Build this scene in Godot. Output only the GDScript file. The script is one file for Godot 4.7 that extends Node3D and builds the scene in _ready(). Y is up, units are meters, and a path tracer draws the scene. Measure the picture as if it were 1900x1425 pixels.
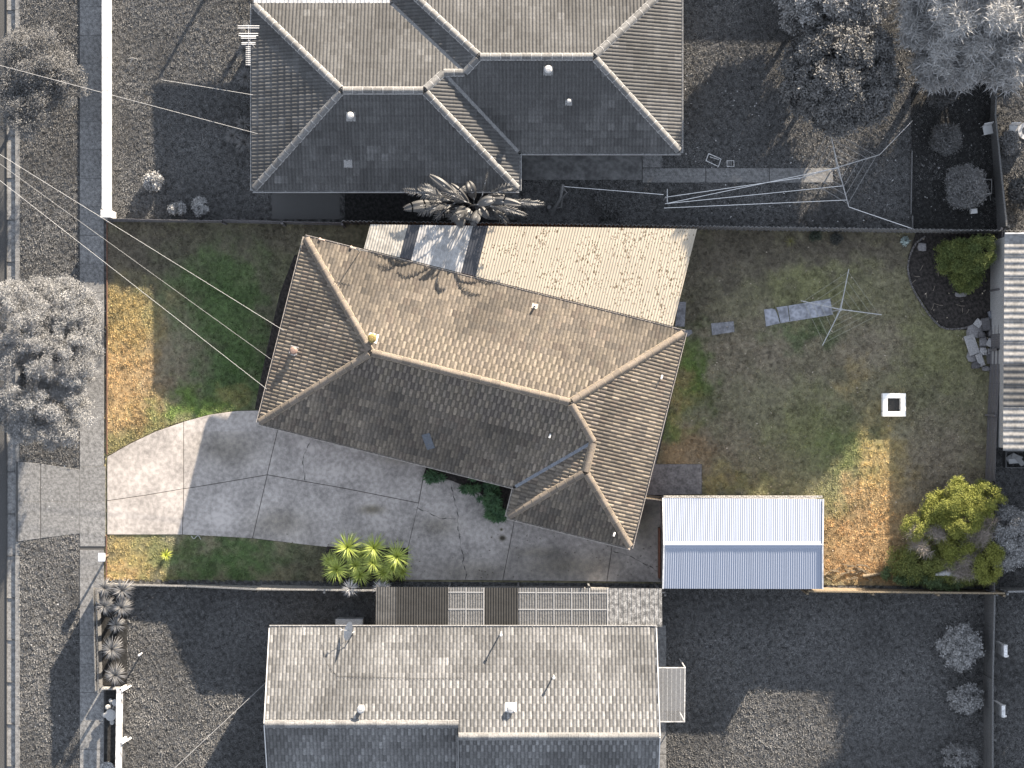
extends Node3D
# A suburban block seen from straight above on a low-sun morning.
# Plan coordinates: the survey grid used below has 42 units to the metre at ground level,
# with its origin 950 / 712.5 units from the corner; P() turns grid units at a given height into metres.
const H := 75.0
const S := 42.0
const EAVE := 2.75
const PITCH := 0.384
var rng := RandomNumberGenerator.new()
var used := {}
var M := {}
var T := {}

# ---------------------------------------------------------------- mesh builder
class MB:
	var v := PackedVector3Array()
	var n := PackedVector3Array()
	var c := PackedColorArray()
	var uv := PackedVector2Array()
	var col := Color(1, 1, 1)
	var uvr := Rect2(0, 0, 1, 1)
	func put(p: Vector3, nn: Vector3) -> void:
		v.append(p); n.append(nn); c.append(col)
		uv.append(Vector2((p.x - uvr.position.x) / uvr.size.x, (p.z - uvr.position.y) / uvr.size.y))
	func tri(a: Vector3, b: Vector3, d: Vector3) -> void:
		var nn := (b - a).cross(d - a)
		if nn.length_squared() < 1e-16: return
		nn = nn.normalized()
		put(a, nn); put(d, nn); put(b, nn)
	func trin(a: Vector3, b: Vector3, d: Vector3, na: Vector3, nb: Vector3, nd: Vector3) -> void:
		put(a, na); put(d, nd); put(b, nb)
	func quad(a: Vector3, b: Vector3, d: Vector3, e: Vector3) -> void:
		tri(a, b, d); tri(a, d, e)
	func box(ce: Vector3, s: Vector3, bs := Basis(), bev := 0.0) -> void:
		var h := s * 0.5
		if bev > 0.0:
			var k := minf(bev, minf(h.x, minf(h.y, h.z)) * 0.8)
			var lo := []
			for ly in [[-h.y, 1.0], [h.y - k, 0.0], [h.y, 1.0]]:
				var q: float = k * ly[1]
				lo.append([ce + bs * Vector3(-h.x + q, ly[0], -h.z + q), ce + bs * Vector3(h.x - q, ly[0], -h.z + q), ce + bs * Vector3(h.x - q, ly[0], h.z - q), ce + bs * Vector3(-h.x + q, ly[0], h.z - q)])
			for l in 2:
				for i in 4:
					quad(lo[l][(i + 1) % 4], lo[l][i], lo[l + 1][i], lo[l + 1][(i + 1) % 4])
			quad(lo[2][3], lo[2][2], lo[2][1], lo[2][0])
			quad(lo[0][0], lo[0][1], lo[0][2], lo[0][3])
			return
		var p := []
		for i in 8:
			p.append(ce + bs * Vector3(h.x * (1 if i & 1 else -1), h.y * (1 if i & 2 else -1), h.z * (1 if i & 4 else -1)))
		quad(p[4], p[5], p[7], p[6]); quad(p[1], p[0], p[2], p[3])
		quad(p[5], p[1], p[3], p[7]); quad(p[0], p[4], p[6], p[2])
		quad(p[6], p[7], p[3], p[2]); quad(p[0], p[1], p[5], p[4])
	func bar(a: Vector3, b: Vector3, w: float, t: float) -> void:
		var z := (b - a).normalized()
		var up := Vector3.UP if absf(z.y) < 0.95 else Vector3.RIGHT
		var x := up.cross(z).normalized()
		box((a + b) * 0.5, Vector3(w, t, a.distance_to(b)), Basis(x, z.cross(x), z))
	func tube(pts: Array, rad: Array, sides := 7) -> void:
		var rings := []
		for i in pts.size():
			var d: Vector3 = (pts[mini(i + 1, pts.size() - 1)] - pts[maxi(i - 1, 0)]).normalized()
			var up := Vector3.UP if absf(d.y) < 0.9 else Vector3.RIGHT
			var x := up.cross(d).normalized()
			var y := d.cross(x)
			var ring := []
			for k in sides:
				var a := TAU * k / sides
				var o := x * cos(a) + y * sin(a)
				ring.append([pts[i] + o * rad[mini(i, rad.size() - 1)], o])
			rings.append(ring)
		for i in pts.size() - 1:
			for k in sides:
				var A = rings[i][k]; var B = rings[i][(k + 1) % sides]
				var C = rings[i + 1][(k + 1) % sides]; var D = rings[i + 1][k]
				trin(A[0], B[0], C[0], A[1], B[1], C[1]); trin(A[0], C[0], D[0], A[1], C[1], D[1])
		for e in [0, pts.size() - 1]:
			for k in range(1, sides - 1):
				if e == 0: tri(rings[e][0][0], rings[e][k + 1][0], rings[e][k][0])
				else: tri(rings[e][0][0], rings[e][k][0], rings[e][k + 1][0])
	func lathe(o: Vector3, prof: Array, sides := 16, bs := Basis()) -> void:
		for i in prof.size() - 1:
			for k in sides:
				var a := TAU * k / sides; var b := TAU * (k + 1) / sides
				var p: Vector2 = prof[i]; var q: Vector2 = prof[i + 1]
				var d := (q - p).normalized()
				var na := bs * Vector3(cos(a) * d.y, -d.x, sin(a) * d.y); var nb := bs * Vector3(cos(b) * d.y, -d.x, sin(b) * d.y)
				var A := o + bs * Vector3(cos(a) * p.x, p.y, sin(a) * p.x); var B := o + bs * Vector3(cos(b) * p.x, p.y, sin(b) * p.x)
				var C := o + bs * Vector3(cos(b) * q.x, q.y, sin(b) * q.x); var D := o + bs * Vector3(cos(a) * q.x, q.y, sin(a) * q.x)
				trin(A, D, C, na, na, nb); trin(A, C, B, na, nb, nb)
	func sheet(poly: PackedVector2Array, y: float) -> void:
		var ix := Geometry2D.triangulate_polygon(poly)
		for i in range(0, ix.size(), 3):
			var a := poly[ix[i]]; var b := poly[ix[i + 1]]; var d := poly[ix[i + 2]]
			if (b - a).cross(d - a) > 0.0:
				var t := b; b = d; d = t
			tri(Vector3(a.x, y, a.y), Vector3(b.x, y, b.y), Vector3(d.x, y, d.y))
	func prism(poly0: PackedVector2Array, y0: float, y1: float, bev := 0.0) -> void:
		var poly := poly0.duplicate()
		if Geometry2D.is_polygon_clockwise(poly): poly.reverse()
		var m := poly.size()
		var top := PackedVector2Array()
		for i in m:
			var d0 := (poly[i] - poly[(i + m - 1) % m]).normalized(); var d1 := (poly[(i + 1) % m] - poly[i]).normalized()
			var nn := Vector2(-d0.y, d0.x) + Vector2(-d1.y, d1.x)
			nn = nn.normalized() / maxf(0.35, sqrt(maxf(0.0, (1.0 + d0.dot(d1)) * 0.5)))
			# keep the bevel inside whichever way the outline runs
			if not Geometry2D.is_point_in_polygon(poly[i] + nn * 0.01, poly) and Geometry2D.is_point_in_polygon(poly[i] - nn * 0.01, poly): nn = -nn
			top.append(poly[i] + nn * bev)
		sheet(top, y1)
		for i in m:
			var a := poly[i]; var b := poly[(i + 1) % m]
			var a2 := top[i]; var b2 := top[(i + 1) % m]
			var out := Vector3(b.y - a.y, 0, a.x - b.x)
			var mid := (a + b) * 0.5 + Vector2(out.x, out.z).normalized() * 0.004
			var flip := Geometry2D.is_point_in_polygon(mid, poly)
			var q := [Vector3(a.x, y0, a.y), Vector3(b.x, y0, b.y), Vector3(b.x, y1 - bev, b.y), Vector3(a.x, y1 - bev, a.y)]
			var r := [q[3], q[2], Vector3(b2.x, y1, b2.y), Vector3(a2.x, y1, a2.y)]
			for f in ([q, r] if bev > 0.0 else [q]):
				if flip: quad(f[0], f[1], f[2], f[3])
				else: quad(f[1], f[0], f[3], f[2])
	func shift(d: Vector3) -> void:
		for i in v.size(): v[i] += d
	func mesh(colored := false) -> ArrayMesh:
		var a := []
		a.resize(Mesh.ARRAY_MAX)
		a[Mesh.ARRAY_VERTEX] = v; a[Mesh.ARRAY_NORMAL] = n; a[Mesh.ARRAY_TEX_UV] = uv
		if colored: a[Mesh.ARRAY_COLOR] = c
		var me := ArrayMesh.new()
		me.add_surface_from_arrays(Mesh.PRIMITIVE_TRIANGLES, a)
		return me

# ---------------------------------------------------------------- naming and placing
func P(x: float, y: float, h := 0.0) -> Vector3:
	var k := (H - h) / (H * S)
	return Vector3((x - 950.0) * k, h, (y - 712.5) * k)
func P2(x: float, y: float) -> Vector2:
	return Vector2((x - 950.0) / S, (y - 712.5) / S)
func polyP(a: Array) -> PackedVector2Array:
	var r := PackedVector2Array()
	for i in range(0, a.size(), 2): r.append(P2(a[i], a[i + 1]))
	return r
func numbered(called: String) -> String:
	var k: int = used.get(called, 0)
	used[called] = k + 1
	return called if k == 0 else "%s_%03d" % [called, k]
func tag(o: Node, label: String, category: String, group := "", kind := "") -> void:
	o.set_meta("label", label)
	if category: o.set_meta("category", category)
	if group: o.set_meta("group", group)
	if kind: o.set_meta("kind", kind)
func thing(called: String, base: Vector3, label: String, category: String, group := "") -> Node3D:
	var o := Node3D.new()
	o.name = numbered(called)
	add_child(o)
	o.position = base
	tag(o, label, category, group)
	return o
# a mesh given in world metres becomes a child of parent, whose base may lie anywhere
func part(parent: Node3D, called: String, mb: MB, m: Material, colored := false) -> MeshInstance3D:
	var at := Vector3.ZERO
	var q: Node = parent
	while q is Node3D and q != self:
		at += (q as Node3D).position
		q = q.get_parent()
	mb.shift(-at)
	var o := MeshInstance3D.new()
	o.name = called
	o.mesh = mb.mesh(colored)
	o.material_override = m
	parent.add_child(o, true)
	return o
func single(called: String, base: Vector3, mb: MB, m: Material, label: String, category: String, group := "", colored := false) -> MeshInstance3D:
	mb.shift(-base)
	var o := MeshInstance3D.new()
	o.name = numbered(called)
	o.mesh = mb.mesh(colored)
	o.material_override = m
	add_child(o)
	o.position = base
	tag(o, label, category, group)
	return o
func structure(called: String, mb: MB, m: Material, colored := false) -> MeshInstance3D:
	var o := MeshInstance3D.new()
	o.name = numbered(called)
	o.mesh = mb.mesh(colored)
	o.material_override = m
	o.set_meta("kind", "structure")
	add_child(o)
	return o
func scatter(parent: Node3D, called: String, me: Mesh, m: Material, xf: Array, cols: Array) -> MultiMeshInstance3D:
	var mm := MultiMesh.new()
	mm.transform_format = MultiMesh.TRANSFORM_3D
	mm.use_colors = true
	mm.mesh = me
	mm.instance_count = xf.size()
	for i in xf.size():
		mm.set_instance_transform(i, xf[i])
		mm.set_instance_color(i, cols[i])
	var o := MultiMeshInstance3D.new()
	o.multimesh = mm
	o.material_override = m
	o.name = numbered(called) if parent == self else called
	parent.add_child(o, true)
	return o

# ---------------------------------------------------------------- materials
func lin(r: float, g: float, b: float) -> Color:
	return Color(r, g, b).linear_to_srgb()
func grain(seed_: int, size: int, f1: float, f2: float, lo: float, hi: float, share := 0.5) -> ImageTexture:
	var a := FastNoiseLite.new(); a.seed = seed_; a.frequency = f1; a.fractal_octaves = 4
	var b := FastNoiseLite.new(); b.seed = seed_ + 7; b.frequency = f2; b.fractal_octaves = 3
	var ia := a.get_seamless_image(size, size).get_data(); var ib := b.get_seamless_image(size, size).get_data()
	var out := PackedByteArray(); out.resize(size * size)
	for i in size * size:
		var t := (ia[i] * share + ib[i] * (1.0 - share)) / 255.0
		out[i] = int(255.0 * clampf(lo + (hi - lo) * clampf((t - 0.25) * 2.0, 0.0, 1.0), 0.0, 1.0))
	return ImageTexture.create_from_image(Image.create_from_data(size, size, false, Image.FORMAT_L8, out))
func mat(c: Color, rough := 0.85, tex: Texture2D = null, per_m := 0.5, metal := 0.0) -> StandardMaterial3D:
	var m := StandardMaterial3D.new()
	m.albedo_color = c
	m.roughness = rough
	m.metallic = metal
	if tex:
		m.albedo_texture = tex
		m.uv1_triplanar = true
		m.uv1_world_triplanar = true
		m.uv1_scale = Vector3.ONE * per_m
	return m
func vmat(rough := 0.85, tex: Texture2D = null, per_m := 0.5) -> StandardMaterial3D:
	var m := mat(Color(1, 1, 1), rough, tex, per_m)
	m.vertex_color_use_as_albedo = true
	return m
func grey(x: float) -> Color:
	return lin(x, x, x)

func _ready() -> void:
	rng.seed = 20240607
	age.seed = 55; age.frequency = 0.28; age.fractal_octaves = 3
	setup_view()
	make_materials()
	make_ground()
	make_paving()
	make_main_house()
	make_top_house()
	make_bottom_house()
	make_sheds()
	make_fences()
	make_plants()
	make_things()
	make_grass()

# ---------------------------------------------------------------- camera, sky, sun
func setup_view() -> void:
	var cam := Camera3D.new()
	cam.name = "camera"
	cam.fov = rad_to_deg(2.0 * atan(712.5 / S / H))
	cam.near = 0.5
	cam.far = 900.0
	add_child(cam)
	cam.look_at_from_position(Vector3(0, H, 0), Vector3.ZERO, Vector3(0, 0, -1))
	cam.current = true
	var env := Environment.new()
	env.background_mode = Environment.BG_SKY
	var sm := ProceduralSkyMaterial.new()
	sm.sky_top_color = Color(0.662, 0.698, 0.758)
	sm.sky_horizon_color = Color(0.81, 0.825, 0.85)
	sm.sky_curve = 0.2
	sm.ground_bottom_color = Color(0.30, 0.29, 0.27)
	sm.ground_horizon_color = Color(0.6, 0.61, 0.62)
	var sky := Sky.new()
	sky.sky_material = sm
	env.sky = sky
	env.background_energy_multiplier = 0.56
	env.tonemap_mode = Environment.TONE_MAPPER_LINEAR
	env.tonemap_exposure = 4.2
	env.sdfgi_enabled = true
	env.ssao_enabled = true
	env.ssil_enabled = true
	var we := WorldEnvironment.new()
	we.name = "environment"
	we.environment = env
	add_child(we)
	var sun := DirectionalLight3D.new()
	sun.name = "sun"
	sun.light_energy = 1.6
	sun.light_color = Color(1.0, 0.936, 0.85)
	sun.light_angular_distance = 0.5
	sun.shadow_enabled = true
	add_child(sun)
	var el := deg_to_rad(16.2)
	var to := Vector3(-0.5 * cos(el), -sin(el), 0.866 * cos(el))
	sun.look_at_from_position(Vector3.ZERO, to, Vector3.UP)

func make_materials() -> void:
	T.fine = grain(3, 512, 0.06, 0.015, 0.62, 1.0, 0.55)
	T.soft = grain(11, 512, 0.02, 0.006, 0.7, 1.0, 0.5)
	T.rough = grain(19, 512, 0.12, 0.03, 0.35, 1.0, 0.6)
	T.dirt = grain(29, 512, 0.05, 0.012, 0.3, 1.0, 0.5)
	M.tile = vmat(0.8, T.fine, 0.9)
	M.leaf = vmat(0.85)
	M.leaf.backlight = Color(0.25, 0.25, 0.25)
	M.blade = vmat(0.75)
	M.blade.backlight = Color(0.6, 0.6, 0.6)
	M.bark = mat(lin(0.12, 0.10, 0.08), 0.95, T.rough, 1.5)
	M.bark_grey = mat(grey(0.12), 0.95, T.rough, 1.5)
	M.brick_red = mat(lin(0.24, 0.11, 0.07), 0.9, T.fine, 2.0)
	M.brick_grey = mat(grey(0.22), 0.9, T.fine, 2.0)
	M.soffit = mat(grey(0.5), 0.8)
	M.gutter = mat(lin(0.50, 0.45, 0.40), 0.55, T.fine, 1.0)
	M.gutter_grey = mat(grey(0.42), 0.55, T.fine, 1.0)
	M.white = mat(grey(0.78), 0.5, T.soft, 0.7)
	M.galv = mat(grey(0.55), 0.45, T.fine, 1.5)
	M.galv_dark = mat(grey(0.25), 0.5, T.fine, 1.5)
	M.plastic_white = mat(grey(0.6), 0.5)
	M.black = mat(grey(0.02), 0.9)
	M.timber_grey = mat(grey(0.30), 0.9, T.rough, 1.2)
	M.timber = mat(lin(0.42, 0.33, 0.22), 0.9, T.rough, 1.2)
	M.timber_old = mat(lin(0.27, 0.26, 0.27), 0.9, T.rough, 1.2)
	M.soil = mat(lin(0.055, 0.047, 0.043), 1.0, T.dirt, 0.9)
	M.soil_grey = mat(grey(0.035), 1.0, T.dirt, 0.9)
	M.wire = mat(grey(0.75), 0.5)
	M.concrete = mat(lin(0.27, 0.255, 0.25), 0.9, T.soft, 0.6)
	M.concrete_blue = mat(lin(0.34, 0.35, 0.39), 0.9, T.soft, 0.5)
	M.stone = mat(lin(0.30, 0.29, 0.295), 0.9, T.fine, 1.3)

# ---------------------------------------------------------------- ground and lawns
var lawn_img: Image
const LX0 := 190.0
const LY0 := 405.0
const LW := 1660.0
const LH := 690.0
func make_ground() -> void:
	var g := MB.new()
	g.sheet(PackedVector2Array([Vector2(-220, -220), Vector2(220, -220), Vector2(220, 220), Vector2(-220, 220)]), -0.30)
	structure("ground", g, mat(grey(0.12), 1.0, T.dirt, 0.1))
	var r := MB.new()
	var kx := P2(27, 0).x
	r.sheet(PackedVector2Array([Vector2(-60, -110), Vector2(kx, -110), Vector2(kx, 110), Vector2(-60, 110)]), -0.13)
	structure("road", r, mat(grey(0.13), 0.9, T.rough, 2.0))
	var l := MB.new()
	var kx2 := P2(36, 0).x
	l.prism(PackedVector2Array([Vector2(kx2, -110), Vector2(140, -110), Vector2(140, 110), Vector2(kx2, 110)]), -0.26, 0.0)
	structure("lawn", l, mat(grey(0.125), 1.0, T.dirt, 0.6))
	# the block's own lawn, with its green and dry patches
	var n1 := FastNoiseLite.new(); n1.seed = 5; n1.frequency = 0.02; n1.fractal_octaves = 4
	var n2 := FastNoiseLite.new(); n2.seed = 9; n2.frequency = 0.16; n2.fractal_octaves = 2
	var dry := Vector3(0.33, 0.225, 0.115)
	var straw := Vector3(0.30, 0.23, 0.10)
	var green := Vector3(0.085, 0.145, 0.022)
	var lush := Vector3(0.035, 0.085, 0.018)
	var dull := Vector3(0.15, 0.138, 0.088)
	var dust := Vector3(0.185, 0.152, 0.115)
	var soil := Vector3(0.075, 0.062, 0.052)
	var rust := Vector3(0.28, 0.175, 0.085)
	var olive := Vector3(0.14, 0.145, 0.06)
	var blobs := [
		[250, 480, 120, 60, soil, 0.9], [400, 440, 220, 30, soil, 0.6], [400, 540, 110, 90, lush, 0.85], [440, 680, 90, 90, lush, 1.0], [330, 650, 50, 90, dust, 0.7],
		[240, 600, 60, 60, straw, 1.0], [240, 720, 60, 110, dry, 1.2], [300, 700, 40, 60, dust, 0.5], [350, 755, 75, 30, green, 1.4], [290, 800, 60, 30, olive, 0.9], [230, 830, 40, 26, olive, 0.9], [505, 600, 24, 140, soil, 0.8], [430, 740, 30, 20, straw, 0.6],
		[235, 1040, 50, 40, straw, 1.0], [290, 1030, 50, 40, olive, 0.9], [430, 1040, 130, 30, lush, 1.0], [560, 1045, 60, 30, soil, 0.6], [220, 1065, 60, 12, dry, 0.8],
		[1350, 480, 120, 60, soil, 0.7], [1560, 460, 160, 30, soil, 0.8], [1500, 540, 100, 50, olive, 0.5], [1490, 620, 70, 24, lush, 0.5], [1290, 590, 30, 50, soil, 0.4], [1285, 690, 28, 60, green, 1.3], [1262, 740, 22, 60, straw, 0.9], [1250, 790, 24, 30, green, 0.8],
		[1400, 650, 90, 60, dust, 0.7], [1380, 740, 90, 60, dull, 0.7], [1270, 845, 60, 40, rust, 0.45], [1340, 830, 70, 40, dust, 0.5], [1420, 870, 100, 50, dull, 0.6], [1500, 800, 70, 70, olive, 0.6], [1600, 650, 80, 60, dust, 0.5], [1740, 690, 80, 60, olive, 0.35], [1740, 600, 60, 60, olive, 0.4],
		[1580, 700, 30, 30, straw, 0.4], [1570, 830, 60, 50, green, 0.25], [1640, 860, 45, 80, straw, 0.9], [1630, 960, 60, 80, dry, 1.1], [1570, 1010, 60, 60, rust, 1.1], [1600, 1060, 80, 20, rust, 1.2], [1740, 860, 70, 90, dust, 0.8], [1720, 760, 60, 60, dull, 0.5], [1400, 900, 90, 20, olive, 0.6], [1330, 900, 40, 20, straw, 0.6], [1545, 930, 30, 60, olive, 0.6]]
	var w := 664
	var h := 276
	lawn_img = Image.create(w, h, false, Image.FORMAT_RGBF)
	var data := PackedFloat32Array(); data.resize(w * h * 3)
	for j in h:
		for i in w:
			var x := LX0 + (i + 0.5) * LW / w
			var y := LY0 + (j + 0.5) * LH / h
			var f := n1.get_noise_2d(x, y)
			var f2 := n2.get_noise_2d(x, y)
			var xx := x + f * 45.0
			var yy := y + n1.get_noise_2d(y + 900.0, x) * 45.0
			var cc := dull * 0.6
			var ww := 0.6
			for b in blobs:
				var dx: float = (xx - b[0]) / b[2]
				var dy: float = (yy - b[1]) / b[3]
				var d2 := dx * dx + dy * dy
				if d2 < 4.0:
					var k: float = b[5] * 2.2 * exp(-d2 * 1.4)
					cc += b[4] * k
					ww += k
			cc = cc / ww * (1.18 + 0.35 * f + 0.5 * f2 + 0.55 * n1.get_noise_2d(x * 4.0 + 300.0, y * 4.0))
			var o := (j * w + i) * 3
			data[o] = maxf(0.01, cc.x); data[o + 1] = maxf(0.01, cc.y); data[o + 2] = maxf(0.008, cc.z)
	lawn_img = Image.create_from_data(w, h, false, Image.FORMAT_RGBF, data.to_byte_array())
	var im8 := Image.create(w, h, false, Image.FORMAT_RGB8)
	for j in h:
		for i in w:
			var c := lawn_img.get_pixel(i, j)
			im8.set_pixel(i, j, Color(c.r * 0.8, c.g * 0.8, c.b * 0.8).linear_to_srgb())
	var lm := mat(Color(1, 1, 1), 1.0)
	lm.albedo_texture = ImageTexture.create_from_image(im8)
	var yard := MB.new()
	var a := P2(LX0, LY0)
	yard.uvr = Rect2(a, P2(LX0 + LW, LY0 + LH) - a)
	yard.sheet(polyP([199, 408, 1847, 430, 1834, 1088, 193, 1074]), 0.006)
	structure("yard_lawn", yard, lm)
	# soil of the beds
	for s in [[[546, 474, 566, 468, 590, 470, 520, 790, 473, 758, 482, 712, 497, 640, 519, 545], "planting_bed"],
			[[1700, 428, 1845, 430, 1838, 640, 1800, 612, 1765, 612, 1750, 608, 1730, 590, 1708, 555, 1692, 530, 1684, 500, 1685, 475, 1692, 455], "corner_bed"],
			[[785, 868, 960, 905, 952, 950, 925, 945, 890, 915, 840, 893], "wall_bed"], [[606, 1012, 760, 1018, 752, 1080, 600, 1078], "yucca_bed"]]:
		var b := MB.new()
		b.prism(polyP(s[0]), -0.05, 0.055, 0.03)
		structure(s[1], b, M.soil)
	for s in [[[196, 1278, 226, 1278, 226, 1470, 192, 1470], "verge_bed"], [[640, 355, 960, 355, 960, 412, 640, 410], "side_bed"], [[186, 1085, 236, 1085, 236, 1272, 188, 1272], "planter_bed"], [[1690, 120, 1850, 120, 1850, 425, 1692, 425], "rear_bed"]]:
		var b := MB.new()
		b.prism(polyP(s[0]), -0.05, 0.03, 0.015)
		structure(s[1], b, M.soil_grey)

# ---------------------------------------------------------------- driveway, footpath, kerb
var no_grass: Array = []
func slab(parent: Node3D, pts: Array, m: Material, gap := 0.012, top := 0.05, uvr = null, called := "slab") -> void:
	var poly := polyP(pts)
	no_grass.append(poly)
	var inner := Geometry2D.offset_polygon(poly, -gap)
	for q in inner:
		var b := MB.new()
		if uvr != null: b.uvr = uvr
		b.prism(q, -0.05, top, 0.008)
		part(parent, called, b, m)
func stroke(data: PackedByteArray, w: int, h: int, pts: Array, sc: float, wid: float, dark: float) -> void:
	for i in range(0, pts.size() - 2, 2):
		var a := Vector2((pts[i] - 195.0) * sc, (pts[i + 1] - 755.0) * sc)
		var b := Vector2((pts[i + 2] - 195.0) * sc, (pts[i + 3] - 755.0) * sc)
		var steps := int(a.distance_to(b) * 1.5)
		for k in steps:
			var p := a.lerp(b, float(k) / steps)
			p += Vector2(sin(p.y * 0.21) + sin(p.y * 0.063 + p.x * 0.11), cos(p.x * 0.17)) * 1.3
			var r := wid * (0.7 + 0.5 * sin(k * 0.07) * sin(k * 0.023))
			for dy in range(-2, 3):
				for dx in range(-2, 3):
					if dx * dx + dy * dy <= r * r:
						var x := int(p.x) + dx
						var y := int(p.y) + dy
						if x >= 0 and y >= 0 and x < w and y < h:
							var o := (y * w + x) * 3
							for q in 3: data[o + q] = int(data[o + q] * dark)
func make_paving() -> void:
	var w := 2028
	var h := 644
	var sc := 1.95
	var n1 := FastNoiseLite.new(); n1.seed = 21; n1.frequency = 0.0065; n1.fractal_octaves = 5
	var n2 := FastNoiseLite.new(); n2.seed = 22; n2.frequency = 0.045; n2.fractal_octaves = 4
	var n3 := FastNoiseLite.new(); n3.seed = 23; n3.frequency = 0.3; n3.fractal_octaves = 2
	var i1 := n1.get_image(w, h, false, false, false).get_data()
	var i2 := n2.get_image(w, h, false, false, false).get_data()
	var i3 := n3.get_image(w, h, false, false, false).get_data()
	var data := PackedByteArray(); data.resize(w * h * 3)
	var spots := [[690, 945, 26, 10, -0.5], [815, 975, 45, 22, -0.2], [932, 998, 6, 5, -1.1], [930, 982, 3, 3, -0.9], [585, 832, 18, 9, 0.35], [560, 824, 10, 8, 0.25], [1050, 1050, 110, 30, -0.3], [1190, 960, 40, 60, -0.45], [520, 970, 60, 30, -0.22], [640, 870, 60, 40, 0.2], [420, 830, 70, 40, -0.2], [880, 1060, 90, 25, -0.2], [400, 960, 70, 30, 0.12], [1000, 1025, 60, 15, -0.25], [740, 850, 40, 14, -0.25], [720, 960, 50, 60, 0.15]]
	for j in h:
		var y := 755.0 + j / sc
		for i in w:
			var o := j * w + i
			var x := 195.0 + i / sc
			var t := 0.86 + (i1[o] - 128) / 128.0 * 0.26 + (i2[o] - 128) / 128.0 * 0.26 + (i3[o] - 128) / 128.0 * 0.22
			var tint := 0.0
			if x > 500.0 or y > 800.0:
				for s in spots:
					var dx: float = (x - s[0]) / s[2]
					if absf(dx) < 1.6:
						var dy: float = (y - s[1]) / s[3]
						var d2 := dx * dx + dy * dy
						if d2 < 2.2:
							var k: float = s[4] * exp(-d2 * 1.6) * (0.55 + i2[o] / 255.0 * 0.9)
							t += k
							tint = minf(tint, k)
			t = clampf(t, 0.18, 1.15)
			data[o * 3] = int(clampf(166.0 * pow(t, 0.6), 0, 255))
			data[o * 3 + 1] = int(clampf((160.0 + tint * 6.0) * pow(t, 0.6), 0, 255))
			data[o * 3 + 2] = int(clampf((155.0 + tint * 30.0) * pow(t, 0.6), 0, 255))
	for cr in [[838, 898, 840, 915, 848, 945, 851, 985, 855, 1015, 860, 1028, 858, 1045, 866, 1060, 864, 1076], [772, 942, 795, 950, 815, 962, 845, 962], [575, 818, 562, 850, 566, 893], [1135, 1022, 1165, 1030, 1200, 1048, 1222, 1060], [1225, 1062, 1222, 1078]]:
		stroke(data, w, h, cr, sc, 1.2, 0.66)
	var dm := mat(Color(1, 1, 1), 0.9)
	dm.albedo_texture = ImageTexture.create_from_image(Image.create_from_data(w, h, false, Image.FORMAT_RGB8, data))
	var a := P2(195, 755)
	var uvr := Rect2(a, P2(195 + w / sc, 755 + h / sc) - a)
	var d := MB.new()
	d.prism(polyP([199, 846, 240, 823, 290, 799, 340, 782, 390, 769, 440, 762, 500, 761, 700, 815, 1230, 880, 1226, 1079, 600, 1072, 606, 1015, 560, 1009, 520, 1005, 470, 999, 400, 994, 300, 991, 199, 991]), -0.05, 0.03, 0.0)
	var drive := structure("driveway", d, M.soil)
	var slabs := [
		[200, 848, 240, 825, 290, 801, 340, 784, 340, 906, 270, 918, 200, 928], [200, 930, 270, 920, 340, 908, 338, 991, 200, 991],
		[342, 783, 390, 770, 440, 763, 490, 762, 523, 770, 515, 796, 495, 880, 420, 893, 342, 906], [342, 908, 420, 895, 495, 882, 468, 998, 400, 994, 340, 991],
		[525, 770, 700, 815, 800, 840, 785, 882, 776, 932, 640, 905, 497, 880, 517, 796], [497, 882, 640, 907, 776, 934, 756, 1016, 606, 1014, 560, 1009, 520, 1004, 470, 998],
		[800, 880, 840, 893, 890, 915, 925, 945, 955, 950, 952, 975, 932, 1076, 748, 1075, 758, 1016, 778, 932, 787, 884],
		[957, 950, 1145, 1005, 1135, 1012, 1125, 1078, 934, 1076, 954, 975], [1147, 1004, 1170, 990, 1195, 918, 1226, 922, 1224, 1079, 1127, 1078, 1137, 1012]]
	for s in slabs: slab(drive, s, dm, -0.012, 0.055, uvr)
	# street side: footpath, crossover, kerb
	var pale := mat(grey(0.23), 0.9, T.fine, 0.6)
	var pale2 := mat(grey(0.25), 0.9, T.fine, 0.5)
	var path := structure("footpath", sheet_mb([147, -900, 194, -900, 194, 2300, 147, 2300], 0.006), mat(grey(0.05), 1.0))
	var y0 := -40.0
	var k := 0
	while y0 < 1460.0:
		var st := 53.0
		if not (y0 > 800 and y0 < 990):
			slab(path, [148, y0, 193, y0, 193, y0 + st, 148, y0 + st], [pale, pale2][k % 2], 0.006, 0.025)
		y0 += st
		k += 1
	slab(path, [148, 801, 193, 801, 193, 865, 148, 865], pale2, 0.006, 0.026)
	slab(path, [148, 865, 196, 865, 196, 930, 148, 930], pale, 0.006, 0.028)
	slab(path, [148, 930, 196, 930, 196, 1014, 148, 1014], pale2, 0.006, 0.028)
	var cross := structure("crossover", sheet_mb([30, 856, 148, 871, 148, 990, 30, 1006], 0.008), mat(grey(0.05), 1.0))
	for s in [[33, 856, 75, 860, 75, 930, 33, 930], [76, 860, 148, 871, 148, 930, 76, 930], [33, 930, 75, 930, 75, 999, 33, 1005], [76, 930, 148, 930, 148, 990, 76, 999]]:
		slab(cross, s, pale, 0.006, 0.024)
	var chan := structure("gutter_channel", sheet_mb([11, -900, 27, -900, 27, 2300, 11, 2300], -0.122), mat(grey(0.04), 1.0))
	var kerb := MB.new()
	kerb.sheet(polyP([27, -900, 36, -900, 36, 2300, 27, 2300]), -0.10)
	var kb := structure("kerb", kerb, mat(grey(0.05), 1.0))
	y0 = -60.0
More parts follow.
